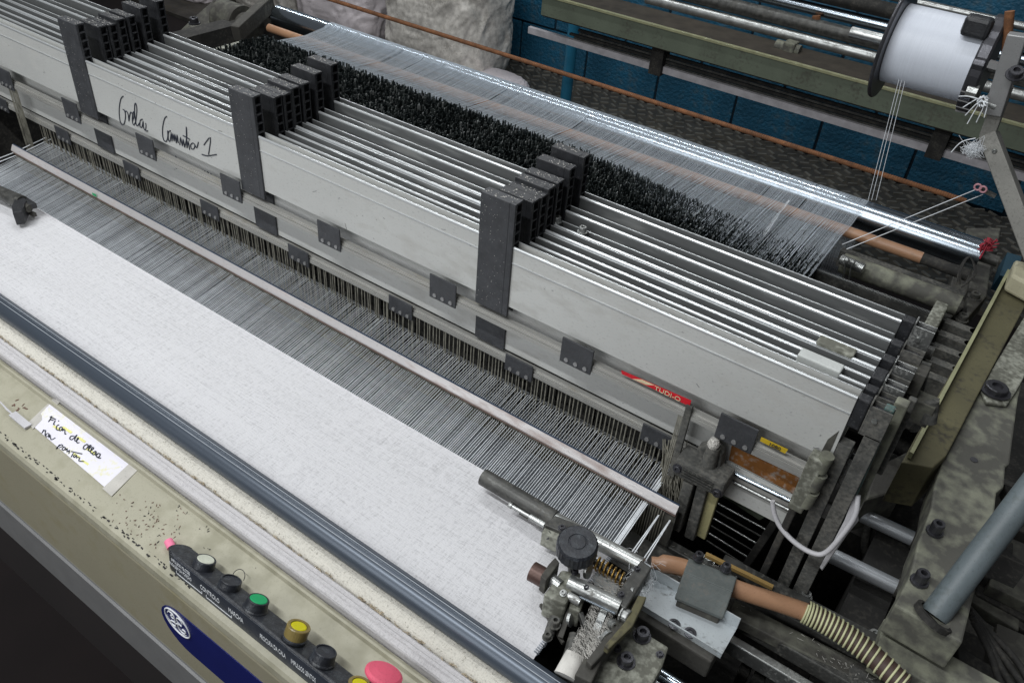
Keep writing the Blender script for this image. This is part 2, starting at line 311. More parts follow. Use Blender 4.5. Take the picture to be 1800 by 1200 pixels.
# sacks
def sack(name, label, cx, cy, z0, w, d, h, mat, seed, rough=0.05, group=None):
    rnd = random.Random(seed); nu, nv = 150, 90; V = []; F = []
    from mathutils import noise as mn
    for j in range(nv + 1):
        t = j / nv; zz = z0 + h * t; k = (1 - 0.22 * abs(2 * t - 1) ** 6)
        for i in range(nu):
            a = 2 * math.pi * i / nu; ca, sa = math.cos(a), math.sin(a)
            e = 0.5; x = math.copysign(abs(ca) ** e, ca) * w / 2 * k; y = math.copysign(abs(sa) ** e, sa) * d / 2 * k
            p = Vector((cx + x, cy + y, zz)); o = Vector((seed * 3.1, 0, 0)); wq = p + Vector((mn.noise(p * 3 + o), mn.noise(p * 3 + o * 2), mn.noise(p * 3 - o))) * .25
            rg = lambda sc, st: 1 - abs(mn.noise(Vector((wq.x * sc, wq.y * sc, wq.z * sc * st)) + o)) * 2.4
            q = mn.noise(p * 1.8 + o) * rough * .9 + rg(6, .35) * rough * .34 + rg(13, .5) * rough * .12 + rg(34, 1) * rough * .08
            V.append(p + Vector((ca, sa, 0)) * q)
    for j in range(nv):
        for i in range(nu): F.append((j * nu + i, j * nu + (i + 1) % nu, (j + 1) * nu + (i + 1) % nu, (j + 1) * nu + i))
    F.append(tuple(range(nv * nu, (nv + 1) * nu)))
    o = MB().add(V, F, True).build(name, mat); return tag(o, label, 'sack', group)
sack('waste_sack', 'big wrinkled khaki grey sack nearest the blue wall end', -4.42, 5.55, -1.67, 0.98, 0.7, 1.35, M_sack, 3, .06)
sack('waste_sack', 'pale plastic bag standing behind the rusty rod, left of the khaki sack', -5.62, 5.6, -1.67, 0.85, 0.6, 1.4, M_sackw, 9, .07)
sack('waste_sack', 'beige sack behind the far left end of the chrome roller', -6.65, 5.7, -1.67, 0.9, 0.6, 1.4, M_sack, 14, .06)
sack('waste_sack', 'creased whitish pink bag at the top left behind the heald frames', -7.75, 5.5, -1.67, 1.0, 0.6, 1.4, M_sackw, 21, .09)
sack('waste_sack', 'small crumpled clear bag lying at the foot of the khaki sack', -3.75, 5.35, -1.67, .45, .4, .22, M_sackw, 31, .07)
tag(MB().box(-8.9, -8.3, 5.2, 5.6, -1.65, -1.35).build('carton', M_orange, bevel=.01), 'small orange carton on the floor at top left', 'box')
t = thing('blue_pipe', 'upright blue pipe standing against the blue block wall', 'pipe', (-3.25, 5.62, -1.6))
MB().cyl((-3.25, 5.62, -1.665), (-3.25, 5.62, -0.55), .045).build('pipe', M_pipe, t)
MB().cyl((-3.25, 5.62, -1.664), (-3.25, 5.62, -1.63), .075).build('base_flange', M_pipe, t)

# ---- neighbouring loom
def kx(y, k): return 0.95 - k * y
n2 = thing('neighbouring_loom', 'grey green crossbeam and rollers of the next loom in front of the blue wall', 'machine', (-1.2, 4.5, -1.6))
MB().box(-2.85, 1.2, 4.5, 4.515, kx(4.5, .342), kx(4.5, .317)).build('beam_face', M_green, n2, bevel=.002)
MB().box(-2.87, 1.2, 4.494, 4.52, kx(4.5, .317), kx(4.5, .3145)).build('beam_edge', M_edge, n2)
MB().box(-2.85, 1.2, 4.52, 4.80, -.60, -.47).build('beam_channel', M_brown, n2)
for y, k, r, m, x0 in ((4.82, .286, .030, M_steel, -2.3), (4.84, .270, .040, M_dsteel, -2.2), (4.90, .252, .032, M_chrome, -2.1), (4.90, .236, .040, M_grime, -2.0), (4.95, .222, .02, M_steel, -1.9)):
    MB().cyl((x0, y, kx(y, k)), (1.3, y, kx(y, k)), r, 28).build('roller', m, n2)
for k, m, h in ((.3475, M_grime, .010), (.3515, M_dsteel, .008), (.3555, M_grime, .010), (.3595, M_dsteel, .010)):
    MB().box(-2.5 - random.random() * .2, 1.2, 4.62, 4.64, kx(4.62, k) - h, kx(4.62, k) + h * .4).build('lease_rod', m, n2)
MB().prismx([(4.60, kx(4.6, .3715)), (4.60, kx(4.6, .363)), (4.625, kx(4.6, .3625)), (4.625, kx(4.6, .3715))], -3.0, 1.2).build('pale_strip', surf('pale_taped_strip', (.50, .48, .50), .6), n2)
for u, v in ((1155, 105), (1650, 250)):
    p = frt(u, v, 4.58); MB().box(p.x - .04, p.x + .04, 4.57, 4.66, p.z - .09, p.z + .12).build('rod_holder', M_grime, n2)
p = frt(992, 60, 4.5)
MB().box(-2.87, -2.80, 4.56, 4.85, -.60, -.30).build('side_post', M_brown, n2)
MB().box(.95, 1.15, 4.5, 4.9, -1.64, -.3).build('side_post', M_green, n2)
p = frt(1385, 85, 4.7)
MB().cyl(p + Vector((-.07, 0, 0)), p + Vector((.07, 0, 0)), .032, 16).build('hex_fitting', M_cast, n2)
MB().box(p.x - .02, p.x + .045, 4.66, 4.74, p.z - .03, p.z + .04).build('fitting_block', M_cast, n2, bevel=.006)
p = frt(1435, 28, 4.85); MB().cyl(p, p + Vector((.02, 0, -.08)), .022, 10, .03).build('rusty_bracket', M_rust, n2)

# ================================================================== BACK OF THE LOOM
WL, WR = -1.95, -0.262        # left and right edge of the warp
br = thing('back_roller', 'long polished chrome back roller carrying the warp', 'roller', (-1.2, 1.87, .074))
MB().cyl((-2.20, 1.87, .074), (-0.005, 1.87, .074), .034, 96).build('chrome_tube', M_chrome, br)
MB().cyl((-0.005, 1.87, .074), (0.03, 1.87, .074), .012, 16).build('axle', M_dsteel, br)
MB().cyl((-2.26, 1.87, .074), (-2.2, 1.87, .074), .017, 16).build('axle', M_dsteel, br)
wr_ = thing('whip_roll', 'tan lease rod in front of the chrome roller, warp passing over it', 'roller', (-1.2, 1.76, .078))
MB().cyl((-2.12, 1.76, .078), (-.105, 1.76, .078), .0125, 24).build('tan_sleeve', M_tan, wr_)
MB().cyl((-.105, 1.76, .078), (-.01, 1.765, .072), .012, 20).build('black_end', M_grime, wr_)
rb = MB().tube([(-3.2, 2.05, .106), (-.085, 2.05, .106)], .0060, 10)
for i in range(520):
    x = -3.0 + i * .0056
    rb.cyl((x, 2.05, .106), (x + .0022, 2.05, .1063), .0070, 8)
tag(rb.build('reinforcing_rod', M_rust), 'rusty ribbed steel rod running behind the chrome roller', 'rod')
# warp-stop motion
ds = thing('dropper_bank', 'rows of small black metal droppers hanging on serrated rails behind the heald frames', 'warp stop motion', (-1.1, 1.4, .06))
rows = [1.59, 1.54, 1.49, 1.44, 1.39, 1.34]
for y in rows:
    MB().box(-2.10, .0, y - .004, y + .004, .022, .056).build('serrated_rail', M_dsteel, ds)
    if y > 1.42:
        te = MB()
        for i in range(105): te.box(-.30 + i * .0026, -.30 + i * .0026 + .0014, y - .004, y + .004, .056, .060)
        for i in range(60): te.box(-2.10 + i * .0026, -2.10 + i * .0026 + .0014, y - .004, y + .004, .056, .060)
        te.build('rail_teeth', M_steel, ds, 'stuff')
da = MB(); dbr = MB()
dm_ = MB()
for y in rows:
    for sub in (-.018, -.006, .006, .018):
        x = -1.97
        while x < WR - .01:
            x += random.uniform(.0022, .0034); yy = y + sub + random.uniform(-.0012, .0012); zt = .125 + random.uniform(-.007, .006)
            fr = max(0, min(1, (x + .85) / .45)); zt -= .034 * fr
            q = random.random(); tl = random.uniform(-.002, .002)
            (dbr if q < .05 else dm_ if q < .30 else da).obox((x, yy, (zt + .045) / 2), (.0006, 0, 0), (0, random.uniform(.0014, .0026), 0), (tl, tl, (zt - .045) / 2))
dm_.build('grey_droppers', surf('grey_dropper_steel', (0.12, 0.135, 0.13), 0.35, 0.6, 0.4, 90, None, 0), ds, 'stuff')
da.build('droppers', M_drop, ds, 'stuff'); dbr.build('painted_glint_droppers', M_dropb, ds, 'stuff')
for x, m in ((-.028, M_chip), (-2.06, M_chip)):
    MB().box(x - .012, x + .012, 1.33, 1.60, .045, .085).build('rail_bracket', m, ds, bevel=.003)
for y in rows[:5]:
    q = MB(); q.box(-.010, .045, y - .010, y + .010, .018, .055); q.cyl((.045, y, .018), (.045, y, .055), .010, 12); q.build('rail_end', M_dusty, ds)
for j in range(2):
    x = -.225 + j * .012
    o = MB(); o.cyl((x, 1.66, .02), (x - .004, 1.64, .07), .002, 6); o.lathe((x - .004, 1.64, .07), (0, 0, 1), [(.001, 0), (.006, .003), (.006, .009), (.001, .012)], 10); o.build('guide_pin', M_steel, ds)
pz = lvl(1478, 455, .06); qz = lvl(1518, 473, .06)
sp = MB(); sp.cyl(pz, qz, .009, 16)
for i in range(16):
    c = pz.lerp(qz, (i + .5) / 16); sp.cyl(c - (qz - pz) * .018, c + (qz - pz) * .018, .0112, 16)
tag(sp.build('coil_spring', M_steel), 'shiny steel coil spring near the right end of the dropper rails', 'spring')
gt = thing('cross_tube', 'thick dirty olive cross tube under the right end of the chrome roller', 'tube', (-.1, 1.74, 0))
MB().cyl((-.245, 1.70, .035), (-.0, 1.70, .035), .022, 24).build('tube', M_cast, gt)
MB().box(-.26, .0, 1.72, 1.74, .012, .05).build('angle_bar', M_dusty, gt)
# warp at the back: droppers -> tan rod -> chrome roller and down
wb = MB(); random.seed(11); x = -1.965
pr = [(1.585, .108), (1.69, .098), (1.752, .0925), (1.766, .0918), (1.843, .0990), (1.857, .1062), (1.872, .1087), (1.887, .1047), (1.899, .0930), (1.9048, .074), (1.905, -.35)]
while x < WR - .002:
    x += random.choice((.0009, .0011, .0012, .0014, .0016)) * (1.0 if random.random() > .006 else 3.5)
    j = random.uniform(-.0025, .0025); r = random.uniform(.00022, .00034)
    for w in (0,):
        fr = max(0, min(1, (x + .85) / .45)); ya = pr[0][0] - fr * random.uniform(.0, .13); pts = [(x + j, ya, .104 - .006 * fr + (ya - 1.585) * .10 * fr), (x + j * .6, pr[1][0], pr[1][1])] + [(x + j * .15 * (1 if i < 2 else 0), a, b) for i, (a, b) in enumerate(pr[2:])]
        wb.tube(pts, r, 3, False)
tag(wb.build('back_warp_threads', M_thrb, None, 'stuff'), 'sheet of fine white warp threads spread over the chrome roller', 'warp threads')
# loose strand bundle across the roller
o = MB()
for i in range(6):
    a = lvl(1388 + random.uniform(-2, 2), 352, .108); b = lvl(1342 + random.uniform(-5, 5), 412 + random.uniform(-4, 6), .12)
    o.tube([a, a.lerp(b, .5) + Vector((0, 0, .003)), b], .0003, 3, False)
tag(o.build('thread_bundle', M_thr), 'loose bundle of white threads crossing the tan rod', 'yarn')
for name, lab, pts in (('taut_thread', 'upper of two white threads stretched from the pink eyelets to the dropper rails', ((1716, 333, 1.9), (1480, 430, .07))),
                       ('taut_thread', 'lower of two white threads stretched from the pink eyelets to the dropper rails', ((1728, 342, 1.9), (1488, 438, .07)))):
    a = frt(*pts[0]); b = lvl(*pts[1]); tag(MB().cyl(a, b, .0009, 5).build(name, M_thr), lab, 'thread')
# far left bearing of the roller
lb = thing('roller_bearing', 'dark oily bearing arm holding the left end of the chrome roller', 'bearing', (-2.3, 1.8, 0))
a = frt(392, 30, 1.82); b = frt(440, 40, 1.82)
MB().cyl(a, a + Vector((.10, 0, 0)), .058, 24).build('bearing_drum', M_castd, lb, bevel=.003)
MB().cyl(a + Vector((.10, 0, -.0)), a + Vector((.16, 0, -.01)), .040, 20).build('bearing_collar', M_castd, lb, bevel=.003)
MB().bar(frt(415, 60, 1.66), frt(475, 5, 1.86), .03, .05).build('clamp_arm', M_castd, lb, bevel=.003)
MB().prism([frt(330, 40, 1.75), frt(375, 0, 1.85), frt(410, 5, 1.85), frt(385, 45, 1.8), frt(345, 65, 1.68), frt(300, 70, 1.68)], (0, .03, -.08)).build('bearing_arm', M_castd, lb, bevel=.004)
MB().bar(frt(330, 70, 1.62), frt(365, 46, 1.72), .02, .02).build('adjuster', M_grime, lb)
socket_bolt(frt(342, 42, 1.7), (0, 0, 1), .014, .02, lb)

# ================================================================== HEALD FRAMES
T = 0.0185
def heald_frame(label, y, ztop, zbot, btop, idx, block=True, xr=-.055, nh=300, hz=None, hrange=None):
    root = thing('heald_frame', label, 'heald frame', (-1.2, y, zbot), 'heald frames stacked one behind another')
    prof = [(y, zbot), (y + T, zbot), (y + T, ztop), (y + T - .0022, ztop), (y + T - .0022, ztop - .034), (y + .0028, ztop - .034), (y + .0028, ztop - .004), (y, ztop - .004)]
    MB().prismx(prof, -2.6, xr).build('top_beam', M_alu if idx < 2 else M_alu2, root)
    MB().box(-2.59, xr - .01, y + .003, y + T - .0024, ztop - .0338, ztop - .028).build('channel_shade', M_slot, root)  # dark strip paints the shade inside the beam's channel
    MB().prismx([(y - .0008, ztop - .0035), (y - .0008, ztop - .0010), (y + .0004, ztop + .0004), (y + .0020, ztop + .0004), (y + .0028, ztop - .0045)], -2.6, xr).build('bright_lip', M_lip, root)
    MB().box(-2.6, xr, y + T - .0021, y + T - .0004, ztop, ztop + .0006).build('rear_lip', M_lip, root)
    if idx == 0:
        MB().box(-2.6, xr, y - .0012, y, ztop - .028, ztop - .0262).build('groove_line', M_lip, root)
    if block:
        for bx in (-.630, -1.181, -1.692, -2.2):
            w = .062; b = MB(); b0 = ztop - .03 if idx else zbot - .018
            b.box(bx, bx + w - .010, y - .0035, y + T - .002, b0, btop)
            b.box(bx + w - .010, bx + w, y - .0035, y + .002, b0, btop)
            b.box(bx + w - .010, bx + w - .001, y + T - .004, y + T - .002, b0, btop)
            z = btop - .003; 
            while z > ztop - .02:
                b.box(bx + w - .010, bx + w - .001, y + .002, y + T - .004, z, z + .003); z -= .0165
            b.box(bx + w - .010, bx + w, y + .002, y + T - .002, btop - .003, btop + .0006)
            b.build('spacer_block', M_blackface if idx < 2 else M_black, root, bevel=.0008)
    # heddle rail, clips
    zr = zbot - (.0225 if idx == 1 else .041)
    rl = MB(); rl.box(-2.6, xr - .02, y - .006, y - .002, zr, zr + .007); rl.box(-2.6, xr - .02, y - .002, y + .006, zr + .004, zr + .0145); rl.box(-2.6, xr - .02, y - .0045, y - .0018, zr + .0078, zr + .0110)
    rl.build('heddle_rail', M_rod, root)
    if idx < 2:
        c0 = -.462 if idx == 0 else -.575
        k = -1 if idx == 0 else -1
        for i in range(k, 8):
            x = c0 - .2575 * i
            if idx == 1 and i == -1: x += .0
            cl = MB().box(x, x + .055, y - .0095, y - .0065, zbot - (.0335 if idx == 1 else .046), zbot - .0005).build('rail_clip', M_blackface, root, bevel=.0012)
            for j in range(3):
                px = x + .012 + j * .0165
                zv = zbot - (.0265 if idx == 1 else .038); MB().cyl((px, y - .0112, zv), (px, y - .0094, zv), .0036, 12).build('rivet', M_trim, cl)
    # heddles
    if hz is not None:
        h = MB()
        for (xa, xb, n) in hrange:
            for i in range(n):
                x = xa + (xb - xa) * (i + random.uniform(-.16, .16)) / n
                z1 = zr + .006; ze = hz + random.uniform(-.004, .003); yy = y - .004 + random.uniform(0, .006) if idx else y - .004
                w = .0009 if idx < 2 else .0024
                h.obox((x, yy, (z1 + ze) / 2), (w, 0, 0), (0, .0006, 0), (0, 0, (z1 - ze) / 2))
                h.obox((x, yy, ze), (.0011, 0, 0), (0, .0010, 0), (0, 0, .005))
                h.obox((x, yy, (ze - .35) / 2 + ze / 2), (w, 0, 0), (0, .0006, 0), (0, 0, .17))
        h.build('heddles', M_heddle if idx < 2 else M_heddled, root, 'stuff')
    # right end: cap and side stave
    zo = (0, 0, -.004, .003, -.006, .002, -.003, .004)[idx]
    MB().box(xr, xr + .016, y + .0015, y + T - .002, ztop - .048, ztop - .001 + zo).build('end_cap', M_black, root, bevel=.002)
    e_ = MB(); e_.box(xr + .0165, xr + .0185, y + .0005, y + T - .001, ztop - .05, ztop + .002 + zo); e_.box(xr + .0185, xr + .044, y + .0005, y + .0025, ztop - .05, ztop - .004 + zo); e_.box(xr + .0185, xr + .044, y + T - .004, y + T - .002, ztop - .05, ztop - .004 + zo)
    e_.build('end_clip', M_steel if idx % 2 else M_dusty, root, bevel=.0004)
    MB().box(xr + .020, xr + .040, y + .0035, y + T - .005, ztop - .045, ztop - .008 + zo).build('end_hook', M_black, root, bevel=.002)
    MB().cyl((xr + .028, y + .001, ztop - .022 + zo), (xr + .028, y - .002, ztop - .022 + zo), .0035, 10).build('end_rivet', M_steel, root)
    if idx == 0:
        MB().box(xr + .0005, xr + .018, y + .0005, y + T - .001, -.40, zbot + .03).build('side_stave', M_dusty, root, bevel=.001)
        MB().box(xr + .024, xr + .044, y + .0005, y + T - .001, -.40, ztop - .047).build('side_stave', M_dusty, root, bevel=.001)
    return root
FR = [('front heald frame, its grey beam marked in black handwriting', .880, .314, .207, .385),
      ('low heald frame whose beam shows under the handwritten one, full row of heddles below', .903, .205, .1015, 0),
      ('heald frame right behind the handwritten front frame', .925, .303, .20, .371),
      ('third beam back among the raised heald frames', .947, .302, .20, .370),
      ('fourth beam back among the raised heald frames', .967, .306, .20, .376),
      ('fifth beam back, two bolts on its top edge right of the spacer blocks', .992, .305, .20, .377),
      ('tall grey heald frame second from the rear, wide bare face', 1.024, .317, .20, .388),
      ('rearmost heald frame, bordering the black droppers', 1.065, .326, .22, .394)]
frames = []
HE = .18
for i, (lab, y, zt, zb, bt) in enumerate(FR):
    if i == 0: hr = [(-.262, -.246, 6), (-1.985, -1.945, 8)]
    else: hr = [(WL, WR, 225 if i == 1 else 320)]
    frames.append(heald_frame(lab, y, zt, zb, bt, i, block=(i != 1), hz=(.005 if i == 0 else HE * (y - .741) + .002), hrange=hr))
f0, f1 = frames[0], frames[1]
# white tape and black stub under the low frame, spacer showing on the low frame
for bx in (-.643, -1.184, -1.70, -2.2): MB().box(bx, bx + .060, .899, .903, .100, .195).build('spacer_block', M_blackface, f1, bevel=.0008)
for px, py in ((978, 392), (1023, 408)):
    p = frt(px, py, 1.000); socket_bolt((p.x, 1.001, .305), (0, 0, 1), .006, .010, frames[5], M_steel)
MB().box(-.145, -.088, .9235, .9435, .292, .3075).build('tape_wrap', M_gtape, frames[2], bevel=.002)
MB().box(-.135, -.085, .966, .986, .302, .309).build('cream_wrap', M_chip, frames[4], bevel=.002)
random.seed(91)
du = MB()
for lab, y, zt, zb, bt in FR:
    if not bt: continue
    for bx in (-.630, -1.181, -1.692):
        for k in range(22):
            a = Vector((bx + random.uniform(.002, .060), y + random.uniform(-.002, T - .004), bt + .0006)); q = random.uniform(.0002, .0007)
            du.obox(a, (q * 1.5, random.uniform(-q, q), 0), (random.uniform(-q, q) * .4, q * .7, 0), (0, 0, .0003))
for k in range(200):
    bx = random.choice((-.630, -1.181, -1.692)); a = Vector((bx + random.uniform(.001, .050), .8762, random.uniform(.20, .38))); q = random.uniform(.00015, .00035); du.obox(a, (q, 0, q * .3), (0, .0002, 0), (0, 0, q))
du.build('dust_specks', M_lintm, None, 'stuff'); bpy.data.objects['dust_specks']['label'] = 'pale dust specks on the black spacer blocks'; bpy.data.objects['dust_specks']['category'] = 'dust'
sc_ = MB()
for k in range(46):
    x = random.uniform(-2.0, -.07); z = random.uniform(.212, .305); l = random.uniform(.0004, .0018) * (4 if random.random() < .12 else 1); a = random.gauss(0, .5); w = random.uniform(.0002, .0005)
    sc_.obox((x, .8797, z), (l * math.cos(a), 0, l * math.sin(a)), (0, .0003, 0), (-w * math.sin(a), 0, w * math.cos(a)))
for k in range(24):
    x = random.uniform(-1.9, -.25); z = random.uniform(.105, .16); l = random.uniform(.0004, .0015); sc_.obox((x, .9027, z), (l, 0, random.uniform(-l, l)), (0, .0003, 0), (0, 0, .0004))
sc_.build('scuff_marks', M_trim, f0, 'stuff')
# handwriting
def ink(name, strokes, conv, point, parent, r, mat=M_ink):
    o = MB()
    for st in strokes:
        P = [point(*conv(a, b)) for a, b in st]
        o.tube(smooth_path(P, 3), r, 5)
    return o.build(name, mat, parent)
W1 = [[(650,508),(638,520),(630,560),(629,600),(634,640),(645,660),(656,650),(662,615),(658,585),(648,578)],
      [(658,590),(668,588),(676,605),(680,640),(684,610),(690,592),(697,600)], [(697,640),(705,620),(708,590),(700,600),(698,640),(706,660),(716,640)],
      [(716,640),(722,580),(716,545),(710,560),(712,620),(722,665),(735,650)], [(752,630),(740,635),(738,665),(748,672),(755,640),(757,672),(766,688),(770,665),(768,650)], [(766,685),(772,692),(780,690)],
      [(880,615),(868,625),(858,670),(858,715),(866,742),(878,745),(885,720),(884,690)], [(900,690),(888,698),(888,735),(897,745),(903,700),(907,745)],
      [(907,745),(912,705),(918,745),(922,708),(930,755),(934,712),(940,755)], [(948,765),(952,725),(962,770),(966,735),(974,778)], [(974,778),(985,720),(982,670),(986,780),(992,745),(1000,790)], [(965,715),(1000,735)],
      [(1015,755),(1005,765),(1010,785),(1022,785),(1028,765),(1018,755)], [(1028,765),(1038,780),(1046,750)], [(1075,765),(1110,725),(1100,815)], [(1065,815),(1095,822),(1142,815)]]
ink('handwriting', W1, lambda a, b: (a / 3, b / 3), lambda u, v: frt(u, v, .8795), f0, .0012)
# faint scribble peeping above the lower beam
ink('handwriting', [[(925,822),(932,835)], [(900,862),(912,872),(920,868),(930,890),(940,880)], [(1080,900),(1086,925),(1095,905),(1104,930),(1112,915),(1120,945)], [(1128,935),(1135,955),(1145,940),(1150,950),(1165,940)]],
    lambda a, b: (a / 3, b / 3), lambda u, v: frt(u, v, .8865), f1, .0010)
# stickers between beam and rail
st = MB().prism([frt(1092, 651, .874), frt(1215, 704, .874), frt(1212, 714, .874), frt(1093, 657, .874)], (0, .0008, 0)).build('red_sticker', M_red, f0)
MB().prism([frt(1112, 666, .8735), frt(1128, 667, .8735), frt(1150, 677, .8735), frt(1136, 676, .8735)], (0, .0005, 0)).build('cream_flash', M_cream, st)
o = frt(1150, 683, .8733); text_mesh('sticker_lettering', 'TUDI-O', .0105, o - Vector((0, 0, .0010)), (1, 0, 0), (0, 0, 1), M_cream, st, .0003, 1.15)
sy = MB().prism([frt(1338, 768, .874), frt(1385, 790, .874), frt(1380, 797, .874), frt(1336, 775, .874)], (0, .0008, 0)).build('yellow_sticker', M_yel, f0)
text_mesh('sticker_lettering', '1080', .0085, frt(1350, 782, .8733), (1, 0, 0), (0, 0, 1), M_ink, sy, .0003, 1.0)
# dark streak on the front beam at the right
MB().prism([frt(1475, 757, .8794), frt(1455, 772, .8794), frt(1440, 800, .8794), frt(1434, 815, .8794), frt(1448, 815, .8794), frt(1463, 785, .8794)], (0, .0006, 0)).build('grease_streak', M_castd, f0)
# ================================================================== FRONT WARP, REED
def zsh(y): return .0015 + HE * (y - .741)
random.seed(5)
fw_ = MB(); x = WL
while x < WR:
    x += random.choice((.0032, .0036, .0040, .0043, .0054)); yk = FR[1][1]; r = random.uniform(.00048, .00078)
    if x > -.272: r = .0011; 
    j = random.uniform(-.0006, .0006)
    fw_.tube([(x, .741, .0012), (x + j, .832, zsh(.832)), (x + j, yk, zsh(yk)), (x + j, .930, .012), (x + j, 1.30, -.10)], r, 3, False)
for x in (-.2615, -.2635, -.2655, WL, WL - .016): fw_.tube([(x, .741 - (.2 if x < -1 else 0), .0012), (x, .832, zsh(.832)), (x, .92, .03)], .0013, 4, False)
tag(fw_.build('front_warp_threads', M_thr, None, 'stuff'), 'upper sheet of fine warp threads running from cloth to reed', 'warp threads')
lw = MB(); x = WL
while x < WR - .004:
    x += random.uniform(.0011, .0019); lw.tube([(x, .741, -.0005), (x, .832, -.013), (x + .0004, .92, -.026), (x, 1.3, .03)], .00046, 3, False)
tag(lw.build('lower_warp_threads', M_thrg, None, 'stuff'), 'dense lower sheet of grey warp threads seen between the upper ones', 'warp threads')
reed = thing('reed', 'long weaving reed with pale aluminium cap across the warp', 'reed', (-1.1, .832, 0))
MB().prismx([(.8255, .0300), (.8255, .0325), (.8318, .0440), (.8321, .0440), (.8321, .0300)], -1.955, -.2135).build('reed_cap', M_reedcap, reed)
MB().box(-1.955, -.2135, .8322, .8350, .029, .0446).build('cap_back_edge', M_blue, reed)
MB().box(-1.955, -.2135, .8272, .8325, .0245, .0298).build('reed_binding', M_reedlo, reed)
dn_ = MB(); x = -1.95
while x < -.23:
    dn_.box(x, x + .0010, .829, .835, -.06, .0256); x += .0041
dn_.build('reed_wires', M_heddle, reed, 'stuff')
MB().box(-.2145, -.2130, .830, .834, -.05, .03).build('reed_end_wire', M_dsteel, reed)
MB().box(-.2560, -.2150, .831, .8325, -.05, .0254).build('reed_end_plate', M_castd, reed)
MB().box(-1.955, -.10, .822, .842, -.10, -.060).build('reed_lower_binding', M_dsteel, reed)
o = frt(163, 331, .823); MB().box(o.x - .008, o.x + .006, .8228, .8236, .034, .0395).build('green_mark', M_green_b, reed)
sley = thing('sley', 'dark steel sley beam under the warp, its rails running out to the right', 'sley', (-.8, .79, -.08))
MB().box(-1.97, -.20, .750, .821, -.11, -.045).build('race_board', M_dsteel, sley)
MB().box(-.26, .20, .790, .822, -.085, -.058).build('slider_rail', M_dsteel, sley, bevel=.002)
MB().box(-.26, .20, .833, .850, -.075, -.050).build('slider_rail', M_dsteel, sley, bevel=.002)
MB().box(-.26, .20, .758, .772, -.10, -.072).build('slider_rail', M_steel, sley, bevel=.002)
MB().box(-.26, .20, .850, .880, -.20, -.10).build('sley_tube', M_grime, sley, bevel=.004)
for px, py in ((1245, 985), (1305, 1015), (1365, 1052), (1415, 1048), (1535, 1118)):
    p = lvl(px, py, -.052); socket_bolt(p, (0, 0, 1), .0075, .009, sley, M_steel)
# ================================================================== CLOTH
cl = MB(); nx, ny = 90, 26; x0, x1 = -1.97, -.257; V = []; F = []
from mathutils import noise as mn
for j in range(ny + 1):
    t = j / ny
    for i in range(nx + 1):
        x = x0 + (x1 - x0) * i / nx
        if t < .8:
            y = .741 - (t / .8) * (.741 - .531); z = .0022 * mn.noise(Vector((x * 5, y * 16, 0))) * min(1, (.741 - y) / .03)
            z += .0055 * math.exp(-((x + .33) / .10) ** 2) * math.sin(math.pi * min(1, t / .8)) * .6
        else:
            a = (t - .8) / .2 * math.radians(100); y = .531 - .012 * math.sin(a); z = -.012 * (1 - math.cos(a)) - .002 * (t - .8) * 5
        V.append((x, y, z))
for j in range(ny):
    for i in range(nx): a = j * (nx + 1) + i; F.append((a, a + 1, a + nx + 2, a + nx + 1))
cloth = thing('woven_cloth', 'freshly woven white cloth lying in front of the warp', 'cloth', (-1.1, .64, 0))
MB().add(V, F, True).build('cloth_sheet', M_cloth, cloth)
sv = MB()
for i in range(60):
    y = .741 - i * .0035; sv.tube([(-.262, y, .0012), (-.2555 + random.uniform(-.001, .0015), y - .001, .0016), (-.2575, y - .003, -.001)], .0010, 4)
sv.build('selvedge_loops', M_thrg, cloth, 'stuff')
MB().cyl((WL, .7405, .0), (-.257, .7405, .0), .0016, 8).build('fell_edge', M_cloth, cloth)
# ================================================================== FRONT BAR AND COVER
bar = thing('guide_bar', 'dark blue steel guide bar across the front of the cloth', 'bar', (-1.0, .5055, -.003))
MB().cyl((-2.3, .5055, -.004), (.02, .5055, -.004), .0180, 64).build('bar_tube', M_bar, bar)
for a_, rr in ((70, .0005), (98, .0005)):
    MB().cyl((-2.3, .5055 + .0180 * math.cos(math.radians(a_)), -.004 + .0180 * math.sin(math.radians(a_))), (.02, .5055 + .0180 * math.cos(math.radians(a_)), -.004 + .0180 * math.sin(math.radians(a_))), rr, 10).build('highlight_bead', M_highlight, bar)
MB().prismx([(.5185, .0085), (.5205, .0072), (.5240, -.004), (.5210, -.010)], -2.3, .02).build('bar_edge_strip', M_bar, bar)
fr_ = thing('cloth_take_up_roller', 'take up roller wrapped in fuzzy off white cloth beside the blue bar', 'roller', (-1.0, .46, -.04))
pf = [(.501, -.10), (.5005, -.024), (.4965, -.0175), (.4900, -.0140), (.4820, -.0125), (.4740, -.0132), (.4685, -.0165), (.4658, -.0215), (.4655, -.10)]
MB().prismx(pf, -2.3, .0, True).build('fuzzy_cover', M_cloth2, fr_)
fz = MB()
for i in range(2200):
    x = -2.0 + random.random() * 1.8; y = random.uniform(.467, .497); p = Vector((x, y, -.0125 - ((y - .482) / .015) ** 2 * .0045))
    d = Vector((random.uniform(-.003, .003), random.uniform(-.003, .003), random.uniform(-.0002, .0010))); fz.tube([p, p + d], .00028, 3, False)
fz.build('cloth_fuzz', M_cloth2, fr_, 'stuff')
lf = MB()
for i in range(260):
    x = -2.0 + random.random() * 1.75; c = Vector((x, .4645 + random.uniform(-.0018, .0018), -.0205))
    P = [c + Vector((random.uniform(-.006, .006), random.uniform(-.0022, .0022), random.uniform(-.001, .0035))) for _ in range(5)]
    lf.tube(smooth_path(P, 3), .00035, 3, False)
tag(lf.build('lint_fringe', surf('tan_lint', (0.50, .42, .30), 1.0), None, 'stuff'), 'tufts of tan lint caught along the joint of roller and felt strip', 'lint')
